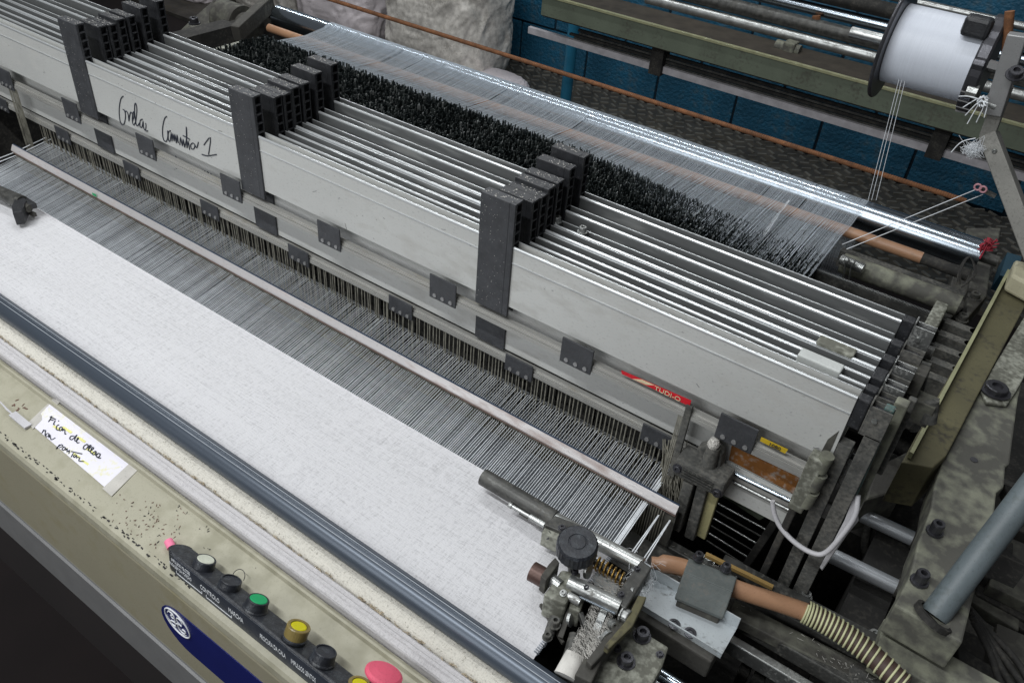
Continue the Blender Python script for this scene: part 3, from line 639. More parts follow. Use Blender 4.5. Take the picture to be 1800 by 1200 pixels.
cov = thing('loom_front_cover', 'beige painted front cover of the loom with a navy badge', 'machine cover', (-1.0, .38, -.1))
MB().prismx([(.4640, -.045), (.4638, -.0205), (.4615, -.0182), (.4555, -.0180), (.4535, -.0160), (.4495, -.0160), (.4478, -.0182), (.4415, -.0196), (.4398, -.0225), (.4395, -.045)], -2.4, .05).build('felt_strip', M_felt, cov)
MB().prismx([(.438, -.06), (.438, -.034), (.4325, -.034), (.4315, -.028), (.4285, -.028), (.4265, -.034), (.3475, -.046), (.3395, -.0485), (.3360, -.054), (.335, -.065), (.335, -.278), (.345, -.278), (.345, -.07)], -2.4, .05).build('cover_panel', M_cover, cov)
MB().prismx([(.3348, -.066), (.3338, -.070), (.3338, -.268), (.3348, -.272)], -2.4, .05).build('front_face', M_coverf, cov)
MB().prismx([(.341, -.272), (.341, -.40), (.336, -.405), (.3325, -.40), (.3325, -.292), (.336, -.288)], -2.4, .05).build('aluminium_sill', M_trim, cov)
MB().box(-2.4, .05, .3415, .55, -.62, -.27).build('under_body', M_floor, cov)
# badge
bp = []
zb0, zb1, xb = frt(340, 1085, .333).z, frt(345, 1165, .333).z, frt(292, 1070, .333).x
zc = -.163; hb = .052
xl = frt(283, 1070, .333).x
for k in range(13):
    a = math.radians(90 + 180 * k / 12); bp.append((xl + .055 + .055 * math.cos(a), .3335, zc + hb * math.sin(a)))
bp += [(.03, .3335, zc - hb), (.03, .3335, zc + hb)]
bd = MB().prism(bp, (0, -.0012, 0)).build('badge', M_navy, cov)
gp = frt(312, 1094, .3320); RG = .0275
ring = [Vector((gp.x + RG * math.cos(a), .3318, gp.z + RG * math.sin(a))) for a in [2 * math.pi * k / 36 for k in range(37)]]
mk = MB().tube(ring, .0014, 5)
for st_ in ([(-.75,.35),(-.55,.62),(-.25,.62),(-.15,.35),(-.35,.15),(-.5,.3),(-.3,.45)], [(-.15,.35),(-.2,-.15),(-.3,-.6),(-.6,-.65),(-.68,-.4),(-.45,-.25),(-.1,-.15),(.1,.0)],
            [(.55,.45),(.45,.68),(.15,.62),(.05,.3),(.25,.05),(.4,.05)], [(.25,.05),(.05,-.1),(.0,-.45),(.2,-.68),(.5,-.6),(.62,-.3),(.4,-.25),(.35,-.42)]):
    mk.tube(smooth_path([Vector((gp.x + RG * .95 * a, .3318, gp.z + RG * .95 * b)) for a, b in st_], 4), .0011, 5)
for a0 in (0, 90, 180, 270):
    a = math.radians(a0 + 8); mk.tube([Vector((gp.x + RG * .97 * math.cos(a + t), .3318, gp.z + RG * .97 * math.sin(a + t))) .lerp(Vector((gp.x, .3318, gp.z)), .04 + .14 * t) for t in (0, .2, .4, .6)], .0008, 4)
mk.build('badge_emblem', M_white, cov)
# flecks of grease on the cover
random.seed(21); fk = MB(); fkr = MB()
def fleck(m, u, v, s):
    p = lvl(u, v, -.04); 
    # height of the sloping panel there
    zz = -.034 - (.4265 - p.y) / .079 * .012 if p.y < .4265 else -.034
    p = lvl(u, v, zz); a = random.uniform(0, 3.14); l = s * random.uniform(.5, 1.6); w = s * random.uniform(.2, .5)
    if p.y < .3485 or p.y > .426: return
    n = 6; pts = [Vector((p.x + l * math.cos(a) * math.cos(t) - w * math.sin(a) * math.sin(t) * random.uniform(.5, 1.3), p.y + l * math.sin(a) * math.cos(t) + w * math.cos(a) * math.sin(t) * random.uniform(.5, 1.3), zz + .0006)) for t in [2 * math.pi * k / n for k in range(n)]]
    for q in pts: q.z = (-.034 - (.4265 - q.y) / .079 * .012) + .0005
    m.prism(pts, (0, 0, .0004))
for i in range(90): fleck(random.choice((fk, fkr, fkr)), random.gauss(255, 38), random.gauss(925, 24), .0016)
for i in range(26): fleck(fk, random.uniform(300, 380), random.uniform(880, 1000), .0016)
for i in range(60): fleck(fk, random.uniform(60, 560), random.uniform(700, 1130), .0009)
for i in range(10): fleck(fkr, random.uniform(20, 50), random.uniform(700, 722), .003)
for i in range(150):
    x = -1.32 + random.random() * .62; s_ = random.uniform(.0006, .0018)
    fk.obox((x, .3470 + random.gauss(0, .0018), -.0463), (s_ * 1.6, random.uniform(-.0006, .0006), 0), (0, s_ * .6, 0), (0, 0, .0006))
fk.build('grease_flecks', M_fleck, cov, 'stuff'); fkr.build('rust_flecks', M_fleckr, cov, 'stuff')
def pan(u, v, lift=.0008):
    p = lvl(u, v, -.04); z = -.034 - (.4265 - min(p.y, .4265)) / .079 * .012
    p = lvl(u, v, z); z = -.034 - (.4265 - min(p.y, .4265)) / .079 * .012; return lvl(u, v, z + lift)
note = thing('handwritten_note', 'taped white paper note with two lines of black handwriting on the beige cover', 'note', tuple(pan(145, 785)))
MB().prism([pan(90, 708), pan(236, 815), pan(190, 861), pan(54, 745)], (0, 0, .0004)).build('paper', M_paper, note)
MB().prism([pan(94, 700, .0014), pan(106, 706, .0014), pan(58, 754, .0014), pan(50, 742, .0014)], (0, 0, .0003)).build('tape', M_tape, note)
MB().prism([pan(232, 810, .0014), pan(247, 821, .0014), pan(196, 872, .0014), pan(180, 858, .0014)], (0, 0, .0003)).build('tape', M_tape, note)
W2 = [[(455,355),(440,385),(425,405)], [(440,360),(490,385)], [(440,385),(470,392)], [(485,395),(470,425),(482,430)], [(513,395),(517,399)], [(520,430),(500,440),(495,470),(515,480)],
      [(545,450),(525,455),(522,480),(538,480),(548,455),(550,485)], [(550,485),(560,470),(570,480),(570,510),(582,512)], [(650,530),(625,530),(612,550),(630,562),(650,545),(675,520),(655,560),(665,575)],
      [(665,575),(690,555),(685,545),(672,570),(680,590),(698,585)], [(760,605),(740,615),(732,640),(755,645),(775,615),(762,600)], [(770,655),(800,620),(790,610),(775,650),(790,665)],
      [(790,665),(822,640),(810,628),(795,670),(812,685)], [(840,660),(815,680),(820,695),(840,680),(845,665),(840,700)], [(870,680),(850,690),(848,710),(870,712),(880,690),(865,680)], [(850,712),(868,722),(887,724)],
      [(385,475),(368,505)], [(375,492),(400,480),(395,518),(402,525)], [(425,505),(405,515),(405,535),(425,530),(430,510),(430,545)], [(440,520),(450,562),(487,545)],
      [(525,605),(492,642)], [(510,625),(540,605),(550,620),(520,632)], [(560,625),(545,645),(560,655),(575,635),(560,625)], [(575,655),(590,640),(590,670),(610,655),(605,685)], [(645,680),(625,715)], [(625,665),(722,687)],
      [(665,690),(645,705),(655,718),(672,698),(672,725)], [(680,715),(700,722),(693,747),(740,754)]]
ink('handwriting', W2, lambda a, b: (a / 5, b / 5 + 660), lambda u, v: pan(u, v, .0014), note, .0009)
hl = MB()
for u, v, w in ((118, 755, 8), (143, 772, 7), (160, 793, 8), (100, 752, 6), (135, 800, 6), (150, 812, 6)):
    a = pan(u - w, v - w * .66, .0011); b = pan(u + w, v + w * .66, .0011); hl.bar(a, b, .004, .0003)
hl.build('highlighter_marks', M_yel_b if False else surf('pale_yellow_marker', (.78, .76, .30), .8), note)
o = MB(); 
for k in range(3): o.tube([pan(0 + k * 2, 706 + k * 2, .004), pan(12, 718 + k, .004), pan(26, 731, .003)], .0013, 6)
o.bar(pan(22, 727, .003), pan(50, 750, .003), .012, .004)
tag(o.build('cable_tie_end', M_pcable), 'white cable ends taped down left of the paper note', 'cable')
# ---- control panel
cp = thing('control_panel', 'black strip control panel with push buttons on the beige cover', 'control panel', (-.55, .37, -.04))
xL, xR = -.758, -.18
PF = (.3475, -.0445); PT = (.3515, -.006); PB = (.3825, -.0262)
side = [(PF[0], PF[1]), (PT[0] - .0010, PT[1] - .003), (PT[0] + .0012, PT[1] - .0004), (PB[0] - .002, PB[1] + .001), (PB[0], PB[1] - .002), (PB[0] + .001, -.0405)]
MB().prismx(side, xL + .012, xR).build('housing', M_knob, cp, bevel=.002)
en = [Vector((xL + .013, (PF[0] + PB[0]) / 2 - 0, 0)) for _ in range(1)]
e = MB(); 
for k in range(8):
    pass
ring0 = []; ring1 = []
for k in range(11):
    a = math.radians(90 + 180 * k / 10); yy = (PF[0] + PB[0]) / 2 - 0.0 + 0.0175 * math.sin(a); xx = xL + .0135 + .0165 * math.cos(a)
    ring0.append((xx, yy, -.0435 + (yy - PF[0]) * .1)); ring1.append((xx + .002, PT[0] + (yy - PF[0]) * .89, -.006 - (yy - PF[0]) * .60))
n = len(ring0); e.add(ring0 + ring1, [(i, i + 1, n + i + 1, n + i) for i in range(n - 1)] + [tuple(range(n, 2 * n)), tuple(range(n))[::-1], (0, n, 2 * n - 1, n - 1)])
e.build('rounded_end', M_knob, cp)
nf = Vector((0, -(PT[1] - PF[1]), PT[0] - PF[0])).normalized()   # outward of the front face
fa = lambda t: Vector((0, PF[0] + (PT[0] - PF[0]) * t, PF[1] + (PT[1] - PF[1]) * t))
u2 = (fa(1) - fa(0)).normalized(); nrm = Vector((1, 0, 0)).cross(u2)
lab = MB(); a = fa(.02) + nrm * .0006; b = fa(.93) + nrm * .0006
lab.prism([Vector((xL + .022, a.y, a.z)), Vector((xR, a.y, a.z)), Vector((xR, b.y, b.z)), Vector((xL + .022, b.y, b.z))], nrm * .0006)
lb_ = lab.build('label_strip', M_label, cp)
def fx(u, v):  # x on the label where sighted
    p = frt(u, v, .352); return p.x
def ltext(body, u, v, size, t, sx=.8):
    q = fa(t); text_mesh('panel_lettering', body, size, (fx(u, v), q.y, q.z), (1, 0, 0), u2, M_white, lb_, .0013, sx)
ltext('IMPULSOS VELOZES', 308, 994, .0088, .66, .52); ltext('PARAGEM DA POSIÇÃO', 307, 1001, .0088, .40, .50)
ltext('CONTROLO', 360, 1043, .0125, .42, .56); ltext('MARCHA', 409, 1082, .0125, .40, .56)
ltext('PROCURA DA CALA', 464, 1128, .0125, .36, .42); ltext('IMPULSOS LENTOS', 518, 1172, .0125, .36, .42)
br_ = MB()
for (u0, v0, u1, v1) in ((322, 1022, 365, 1054), (372, 1058, 416, 1093)):
    xa, xb_ = fx(u0, v0), fx(u1, v1); q = fa(.20) + nrm * .0016; qq = fa(.32) + nrm * .0016
    br_.bar((xa, q.y, q.z), (xb_, q.y, q.z), .0010, .0005, nrm); br_.bar((xa, q.y, q.z), (xa, qq.y, qq.z), .001, .0005, nrm); br_.bar((xb_, q.y, q.z), (xb_, qq.y, qq.z), .001, .0005, nrm)
br_.build('panel_lettering', M_white, lb_)
def top_at(u, v, h): 
    y = .3755; p = frt(u, v, y); return Vector((p.x, y, -.010))
bt_ax = Vector((0, .545, .84)).normalized()
def button(u, v, kind, cap):
    hgt = .036 if kind == 'mushroom' else .019 if kind == 'lamp' else .0150; c1 = frt(u, v, .367 + .545 * hgt); c = c1 - bt_ax * hgt
    r = .0155
    if kind == 'mushroom':
        b = MB().lathe(c, bt_ax, [(.016, 0), (.016, .006), (.012, .008), (.012, .026)], 28).build('push_button', M_knob, cp)
        MB().lathe(c + bt_ax * .024, bt_ax, [(.012, -.004), (.020, .002), (.0235, .006), (.0235, .0085), (.020, .0108), (.010, .0125), (.001, .013)], 36).build('button_cap', cap, b)
    elif kind == 'lamp':
        b = MB().lathe(c, bt_ax, [(.0165, 0), (.0165, .003), (.0150, .004), (.0148, .006)], 28).build('push_button', M_knob, cp)
        MB().lathe(c, bt_ax, [(.0150, .004), (.0155, .0180), (.0148, .0190), (.0112, .0190), (.0108, .016)], 28).build('button_collar', M_amber, b)
        MB().lathe(c, bt_ax, [(.0105, .010), (.0105, .0180), (.0095, .0188)], 24).build('button_cap', cap, b)
    else:
        b = MB().lathe(c, bt_ax, [(.0172, 0), (.0170, .0015), (.0158, .003), (.0146, .0125), (.0146, .0142), (.0138, .0150), (.0122, .0150), (.0120, .0135)], 32).build('push_button', M_knob, cp)
        if cap is not None: MB().lathe(c, bt_ax, [(.0118, .012), (.0118, .0148), (.0110, .0154), (.001, .0156)], 28).build('button_cap', cap, b)
        else: MB().lathe(c, bt_ax, [(.0118, .010), (.0118, .0128), (.0100, .0132), (.001, .0130)], 28).build('button_cap', M_knob, b)
button(362, 982, 'flush', M_white_b); button(407, 1018, 'flush', None); button(455, 1052, 'flush', M_green_b); button(526, 1099, 'lamp', M_yel_b)
button(573, 1143, 'flush', None); button(677, 1178, 'mushroom', M_pink); button(634, 1200, 'lamp', M_yel_b)
o = pan(296, 950, .007); tag(MB().cyl(o, o + Vector((.012, -.004, -.002)), .0062, 16).build('chalk_stub', M_ppink, bevel=.001), 'small pink chalk stub at the upper end of the black button panel', 'chalk')
rg = MB().tube([pan(420, 1016, .004) + Vector((.010 * math.cos(t), .008 * math.sin(t), .006 * math.sin(t) + .004)) for t in [2 * math.pi * k / 20 for k in range(18)]], .0006, 5)
tag(rg.build('wire_loop', M_dsteel), 'thin wire loop lying behind the second button', 'wire')

# ================================================================== TEMPLES
tp = thing('temple', 'right hand temple with black knurled knob clamping the cloth edge', 'temple', (-.27, .66, 0))
A = lvl(850, 838, .030); B = lvl(1128, 993, .042); mid = lvl(975, 912, .033)
MB().cyl(A, mid, .0130, 28).build('temple_sleeve', M_dsteel, tp, bevel=.001)
MB().cyl(mid, B, .0105, 24).build('temple_rod', M_steel, tp)
a = lvl(895, 886, .028); b = lvl(970, 930, .028)
q = MB(); q.cyl(a, a.lerp(b, .6), .0030, 10); q.cyl(a.lerp(b, .5), b, .0052, 12); q.cyl(a, a.lerp(b, .07), .0045, 10); q.build('cutter_pin', M_steel, tp)
MB().bar(lvl(915, 897, .016), lvl(985, 940, .016), .007, .010).build('cutter_bar', M_castd, tp, bevel=.001)
MB().prism([lvl(976, 905, .052), lvl(1020, 922, .052), lvl(1002, 940, .052), lvl(955, 921, .052)], (0, 0, -.02)).build('clamp_block', M_dsteel, tp, bevel=.0015)
MB().prism([lvl(960, 922, .046), lvl(1000, 940, .046), lvl(990, 953, .046), lvl(952, 935, .046)], (0, 0, -.028)).build('clamp_jaw', M_chip, tp, bevel=.0015)
socket_bolt(lvl(988, 928, .052), (0, 0, 1), .0045, .004, tp); socket_bolt(lvl(965, 940, .040), (-.3, -1, .2), .005, .005, tp)
kc = lvl(1013, 968, .075)
kn = MB(); seg = 60; V = []; prof = [(.0250, -.004), (.0268, 0), (.0268, .018), (.0255, .021)]
for r, h in prof:
    for k in range(seg):
        rr = r * (1 + (.022 if k % 2 and h < .02 else 0)); t_ = 2 * math.pi * k / seg
        ax = Vector((.03, -.10, 1)).normalized(); aa = ax.orthogonal().normalized(); bb = ax.cross(aa); V.append(kc + ax * h + rr * (math.cos(t_) * aa + math.sin(t_) * bb))
kn.add(V, [(i * seg + k, i * seg + (k + 1) % seg, (i + 1) * seg + (k + 1) % seg, (i + 1) * seg + k) for i in range(3) for k in range(seg)] + [tuple(range(seg))[::-1]])
kn.lathe(kc + ax * .0205, ax, [(.0256, 0), (.0245, .0015), (.0125, .0015), (.0118, .0002), (.0108, .0002), (.0100, .0012), (.001, .0014)], 40)
kno = kn.build('knurled_knob', M_knob, tp)
MB().cyl(kc - ax * .045, kc, .0075, 14).build('knob_stem', M_dsteel, tp)
ca, cb = lvl(1042, 985, .038), lvl(1098, 1020, .038)
hx = [ca.lerp(cb, t) + Vector((0, .009 * math.cos(t * 50), .009 * math.sin(t * 50))) for t in [k / 90 for k in range(91)]]
MB().tube(hx, .0015, 6).build('brass_spring', M_brass, tp); MB().cyl(ca, cb, .005, 12).build('spring_pin', M_dsteel, tp)
MB().prism([lvl(1127, 983, .058), lvl(1146, 997, .058), lvl(1100, 1070, .058), lvl(1076, 1052, .058)], (0, 0, -.026)).build('clamp_bar', M_dsteel, tp, bevel=.002)
socket_bolt(lvl(1128, 1015, .040), (1, .1, .1), .008, .009, tp, M_steel); socket_bolt(lvl(1095, 1078, .045), (1, -.1, .2), .009, .010, tp, M_steel)
a, b = lvl(1000, 1022, .050), lvl(1090, 1066, .050); MB().cyl(a, b, .0105, 20).build('lower_rod', M_steel, tp)
a, b = lvl(935, 1003, .040), lvl(962, 1018, .040); MB().cyl(a, b, .0135, 20).build('end_bolt', surf('brown_oiled_steel', (.10, .06, .05), .45, .5), tp, bevel=.002)
a, b = lvl(962, 1012, .045), lvl(985, 1030, .045); MB().cyl(a, b, .0085, 16).build('threaded_collar', M_steel, tp)
MB().prism([lvl(965, 990, .062), lvl(976, 978, .062), lvl(984, 988, .062), lvl(960, 1020, .062), lvl(950, 1012, .062)], (0, 0, -.03)).build('lock_lever', M_castd, tp, bevel=.0015)
MB().prism([lvl(987, 1000, .050), lvl(1022, 1005, .050), lvl(1010, 1030, .050), lvl(995, 1062, .050), lvl(970, 1052, .050), lvl(955, 1045, .050), lvl(975, 1018, .050)], (0, 0, -.045)).build('temple_body', M_chip, tp, bevel=.003)
MB().prism([lvl(1010, 1020, .040), lvl(1035, 1022, .040), lvl(1020, 1075, .040), lvl(1000, 1068, .040)], (0, 0, -.035)).build('temple_cheek', M_chip, tp, bevel=.002)
a, b = lvl(998, 1046, .046), lvl(1020, 1058, .046); MB().cyl(a, b, .006, 12).build('stud', M_steel, tp)
q = MB(); q.prism([lvl(1110, 1040, .040), lvl(1124, 1046, .040), lvl(1105, 1090, .040), lvl(1078, 1130, .040), lvl(1040, 1170, .040), lvl(1030, 1160, .040), lvl(1070, 1110, .040)], (0, 0, -.030)); q.build('lever_plate', M_castd, tp, bevel=.002)
q = MB(); q.prism([lvl(1122, 1045, .052), lvl(1137, 1048, .052), lvl(1112, 1100, .052), lvl(1070, 1140, .052), lvl(1062, 1134, .052), lvl(1100, 1090, .052)], (0, 0, -.012)); q.build('olive_lever', M_olive, tp, bevel=.0015)
MB().prism([lvl(1108, 1096, .004), lvl(1130, 1108, .004), lvl(1176, 1136, .004), lvl(1165, 1170, .004), lvl(1140, 1215, .004), lvl(1040, 1195, .004), lvl(1060, 1150, .004)], (0, 0, -.022)).build('base_plate', M_chip, tp, bevel=.003)
for u, v in ((1128, 1118), (1100, 1163)): socket_bolt(lvl(u, v, .004), (0, 0, 1), .0090, .012, tp)
MB().prism([lvl(1030, 1150, .030), lvl(1058, 1160, .030), lvl(1040, 1200, .030), lvl(1010, 1185, .030)], (0, 0, -.05)).build('foot_bracket', M_castd, tp, bevel=.002)
a, b = lvl(1060, 1065, .022), lvl(1020, 1150, .022)
MB().cyl(a, b, .016, 20, .012).build('spiked_roller', M_castd, tp)
fl = MB(); random.seed(33)
for i in range(1500):
    c = a.lerp(b, random.random()) + Vector((random.uniform(-.013, .013), random.uniform(-.009, .009), random.uniform(.004, .015)))
    d = Vector((random.gauss(.006, .003), random.gauss(-.004, .003), random.uniform(-.003, .003))); fl.tube([c, c + d * .5 + Vector((0, 0, .002)), c + d], .00022, 3, False)
for i in range(260):
    c = lvl(random.uniform(1045, 1090), random.uniform(1015, 1050), .035); d = Vector((random.uniform(-.014, .014), random.uniform(-.006, .006), random.uniform(-.002, .006))); fl.tube([c, c + d * .5, c + d], .00028, 3, False)
fl.build('cut_yarn_fluff', M_lintm, tp, 'stuff')
a, b = lvl(1012, 1150, .020), lvl(995, 1190, .010); MB().cyl(a, b, .013, 14, .016).build('yarn_waste_roll', M_lintm, tp)
wh = MB(); wh.prism([lvl(1044, 1010, .030), lvl(1056, 1000, .030), lvl(1092, 1020, .030), lvl(1080, 1045, .030), lvl(1050, 1028, .030)], (0, 0, -.012)); wh.build('guide_plate', M_channel, tp, bevel=.001)
for u, v, u_, v_ in ((1010, 1115, 995, 1165), (1000, 1060, 1012, 1090), (975, 1085, 965, 1115)):
    MB().cyl(lvl(u, v, .012), lvl(u_, v_, .008), .007, 12).build('link_pin', M_dsteel, tp)
a = lvl(1065, 1120, .030); MB().lathe(a, (1, -.4, .3), [(.012, 0), (.012, .005), (.007, .006), (.007, .010)], 18).build('washer', M_steel, tp)
a = lvl(1008, 1100, .0); 
tg = MB()
for i in range(70):
    c = lvl(1125 + random.gauss(0, 9), 1020 + random.gauss(0, 14), .035); P = [c + Vector((random.uniform(-.014, .014), random.uniform(-.014, .014), random.uniform(-.008, .012))) for _ in range(4)]
    tg.tube(smooth_path(P, 3), .00026, 3, False)
tag(tg.build('tangled_yarn_ends', M_thr, None, 'stuff'), 'tangle of white yarn ends hanging between temple and brown hose', 'yarn')
for (u0, v0, u1, v1, l_) in ((1158, 905, 1110, 975, 'left pair of white threads running from reed end to the yarn tangle'), (1178, 914, 1132, 985, 'right pair of white threads running from reed end to the yarn tangle')):
    o = MB()
    for k in (-2, 2): o.cyl(lvl(u0 + k * .3, v0, .012), lvl(u1 + k * 1.5, v1, .005), .0010, 5)
    tag(o.build('waste_threads', M_thr), l_, 'thread')
random.seed(77)
for (u, v, z_, r_, h_, ax_, m_) in ((1010, 1005, .055, .004, .006, (0, 0, 1), M_gun), (990, 1042, .052, .0035, .005, (0, -.3, 1), M_steel), (1030, 1035, .056, .0035, .006, (0, 0, 1), M_gun),
        (1120, 1000, .058, .0035, .004, (0, 0, 1), M_gun), (1092, 1045, .058, .0035, .004, (0, 0, 1), M_gun), (1075, 1095, .036, .005, .010, (.6, -.4, .5), M_steel), (1052, 1120, .028, .006, .008, (.6, -.4, .5), M_steel),
        (975, 1098, .02, .006, .012, (0, 0, 1), M_dsteel), (962, 1120, .014, .005, .008, (0, 0, 1), M_dsteel), (1085, 1140, .010, .004, .006, (0, 0, 1), M_gun), (1160, 1150, .004, .004, .004, (0, 0, 1), M_gun)):
    socket_bolt(lvl(u, v, z_), ax_, r_, h_, tp, m_)
for (a0, a1, w_, h_, m_) in (((1003, 1068, .030), (985, 1120, .012), .007, .005, M_castd), ((1020, 1078, .034), (1035, 1120, .030), .006, .010, M_dsteel), ((1062, 1072, .040), (1048, 1108, .034), .010, .004, M_steel),
        ((1098, 1080, .034), (1060, 1150, .020), .005, .008, M_steel), ((1018, 1048, .058), (1082, 1078, .058), .003, .003, M_chrome), ((950, 1062, .006), (990, 1130, .004), .004, .006, M_castd)):
    MB().bar(lvl(*a0), lvl(*a1), w_, h_).build('link_bar', m_, tp, bevel=.0008)
for (u, v, z_, r_) in ((1030, 1000, .044, .012), (1108, 1040, .050, .008), (1000, 1085, .020, .011)):
    MB().lathe(lvl(u, v, z_), (.75, .1, .2), [(r_ * .5, 0), (r_, .001), (r_, .005), (r_ * .5, .006)], 20).build('washer', M_steel, tp)
# left temple
t2 = thing('temple', 'dark temple cylinder at the left edge of the cloth', 'temple', (-1.55, .71, .03))
A = lvl(-40, 322, .030); B = lvl(40, 356, .030)
MB().cyl(A, B, .0145, 24).build('temple_sleeve', M_dsteel, t2)
q = MB().prism([lvl(26, 348, .040), lvl(40, 343, .040), lvl(46, 352, .040), lvl(38, 372, .040), lvl(22, 374, .040), lvl(20, 362, .040)], (0, 0, -.030)); q.build('temple_bracket', M_black, t2, bevel=.002)
MB().prism([lvl(38, 346, .036), lvl(48, 347, .036), lvl(64, 357, .036), lvl(50, 360, .036), lvl(42, 356, .036)], (0, 0, -.012)).build('bracket_hook', M_black, t2, bevel=.001)
MB().cyl(lvl(34, 360, .030), lvl(52, 367, .028), .0085, 16).build('end_stud', M_castd, t2)
MB().bar(lvl(44, 370, .012), lvl(62, 378, .012), .007, .008).build('cutter_tip', M_castd, t2)
MB().bar(lvl(-10, 338, .006), lvl(20, 360, .006), .007, .008).build('cutter_bar', M_steel, t2)

# ================================================================== RIGHT HAND SIDE
ch = thing('guide_channel', 'pale metal channel with two screws between temple and hose', 'channel', (-.13, .71, -.02))
pA, pB, pC, pD = lvl(1135, 1000, -.012), lvl(1296, 1102, -.012), lvl(1270, 1150, -.012), lvl(1105, 1055, -.012)
y0, y1 = .688, .742
MB().box(-.225, pB.x, y0, y1, -.020, -.014).build('channel_floor', M_channel, ch)
MB().box(-.225, pB.x, y1 - .002, y1, -.0138, .006).build('channel_wall', M_channel, ch)
MB().box(-.225, pB.x, y0, y0 + .002, -.0138, -.009).build('channel_wall', M_channel, ch)
for u, v in ((1185, 1097), (1213, 1112)): p = lvl(u, v, -.0138); MB().lathe(p, (0, 0, 1), [(.0085, 0), (.0085, .0015), (.005, .0018), (.004, .0002)], 18).build('countersunk_screw', M_gun, ch)
MB().box(-.20, -.075, .676, .752, -.06, -.0205).build('channel_mount', M_castd, ch, bevel=.003)
lr = thing('front_rails', 'pair of greasy steel rails running out under the channel at the lower right', 'rails', (0, .65, -.1))
MB().cyl((-.15, .655, -.075), (.2, .655, -.075), .010, 18).build('round_rail', M_chrome, lr)
MB().box(-.2, .2, .622, .640, -.085, -.068).build('flat_rail', M_steel, lr, bevel=.002)
MB().cyl((-.2, .585, -.07), (.2, .585, -.07), .012, 18).build('round_rail', M_dsteel, lr)
hz_ = thing('suction_hose', 'tan suction tube in an iron clamp, continued by a wire wound hose', 'hose', (-.1, .77, 0))
P = smooth_path([lvl(1145, 988, .012), lvl(1180, 992, .014), lvl(1215, 1002, .012), lvl(1290, 1033, .008), lvl(1360, 1056, .004), lvl(1425, 1078, .0)], 5)
MB().tube(P, [.0085] * 3 + [.0125] * (len(P) - 3), 20).build('tan_tube', M_tan, hz_)
Q = smooth_path([lvl(1415, 1074, .0), lvl(1460, 1098, -.002), lvl(1520, 1140, -.006), lvl(1590, 1205, -.012)], 24)
MB().tube(Q, .0145, 18).build('hose_core', M_hose, hz_)
hx = []
for i in range(len(Q) * 6 - 6):
    k = i / 6; j = int(k); f = k - j; c = Q[j].lerp(Q[min(j + 1, len(Q) - 1)], f); d = (Q[min(j + 1, len(Q) - 1)] - Q[max(j - 1, 0)]).normalized()
    a_ = Vector((0, 0, 1)); a_ = (a_ - d * a_.dot(d)).normalized(); b_ = d.cross(a_); th = 2 * math.pi * i / 6 / len(Q) * 22
    hx.append(c + (a_ * math.cos(th) + b_ * math.sin(th)) * .0152)
MB().tube(hx, .0016, 5).build('spiral_wire', M_coil, hz_)
cc = lvl(1245, 1020, .02); dx = (lvl(1290, 1033, .02) - lvl(1210, 1000, .02)).normalized(); up_ = Vector((0, 0, 1)); sd_ = dx.cross(up_)
q = MB(); q.prism([cc + dx * s * .034 + v for s, v in ((-1, sd_ * -.020 + up_ * .006), (1, sd_ * -.020 + up_ * .006), (1, sd_ * .012 + up_ * .012), (-1, sd_ * .012 + up_ * .012))], (0, 0, -.006)); 
q.prism([cc + dx * s * .034 + v for s, v in ((-1, sd_ * .012 + up_ * .012), (1, sd_ * .012 + up_ * .012), (1, sd_ * .034 - up_ * .018), (-1, sd_ * .034 - up_ * .018))], (0, 0, -.006))
q.build('hose_clamp', surf('dusty_blue_grey_iron', (.13, .145, .14), .7, .2, .2, 20, (DUST, .3, 30), .4, 150), hz_, bevel=.002)
MB().prism([cc + dx * s * .030 + v for s, v in ((-1, sd_ * .030 - up_ * .02), (1, sd_ * .030 - up_ * .02), (1, sd_ * .040 - up_ * .05), (-1, sd_ * .040 - up_ * .05))], sd_ * -.012).build('clamp_foot', M_castd, hz_, bevel=.002)
for u, v in ((1227, 981), (1275, 1000)): socket_bolt(lvl(u, v, .030), (0, .1, 1), .006, .010, hz_)
for u, v in ((1216, 1038), (1262, 1062)): socket_bolt(lvl(u, v, -.01), (0, -1, .2), .006, .006, hz_)
o = MB().bar(lvl(1240, 974, -.01), lvl(1358, 1032, -.02), .006, .006).build('ochre_strip', M_wood); tag(o, 'thin ochre strip lying beside the hose clamp', 'strip')
o = MB().bar(lvl(1270, 985, -.02), lvl(1540, 1128, -.045), .022, .008).build('guide_bar', M_dsteel, None, bevel=.001); tag(o, 'dark flat bar with bolts running behind the brown hose', 'bar')
o = MB().bar(lvl(1282, 1072, -.06), lvl(1545, 1205, -.07), .030, .02).build('guide_bar', M_castd, None, bevel=.002); tag(o, 'dusty grey angle bar running in front of the wire wound hose', 'bar')
# sley end piece with lint bobble
se = thing('sley_end_bracket', 'dusty iron bracket with a lint covered tip standing at the reed end', 'bracket', (-.2, .86, 0))
c = frt(1235, 830, .862)
MB().box(c.x - .040, c.x + .038, .850, .890, c.z - .020, c.z + .012).build('bracket_block', M_dusty, se, bevel=.004)
for k in range(4): MB().box(c.x - .026, c.x + .022, .8475, .8505, c.z - .014 + k * .005, c.z - .0115 + k * .005).build('rib', M_dsteel, se)
socket_bolt((c.x - .033, .850, c.z - .004), (0, -1, 0), .006, .004, se); socket_bolt((c.x + .031, .850, c.z - .011), (0, -1, 0), .006, .004, se)
p = frt(1255, 785, .87); q_ = frt(1243, 822, .87); MB().cyl(q_, p, .012, 14, .009).build('bracket_stem', M_dusty, se, bevel=.001)
MB().prism([frt(1210, 822, .875), frt(1225, 788, .875), frt(1255, 780, .875), frt(1268, 800, .875), frt(1265, 830, .875)], (0, .02, 0)).build('bracket_web', M_dusty, se, bevel=.003)
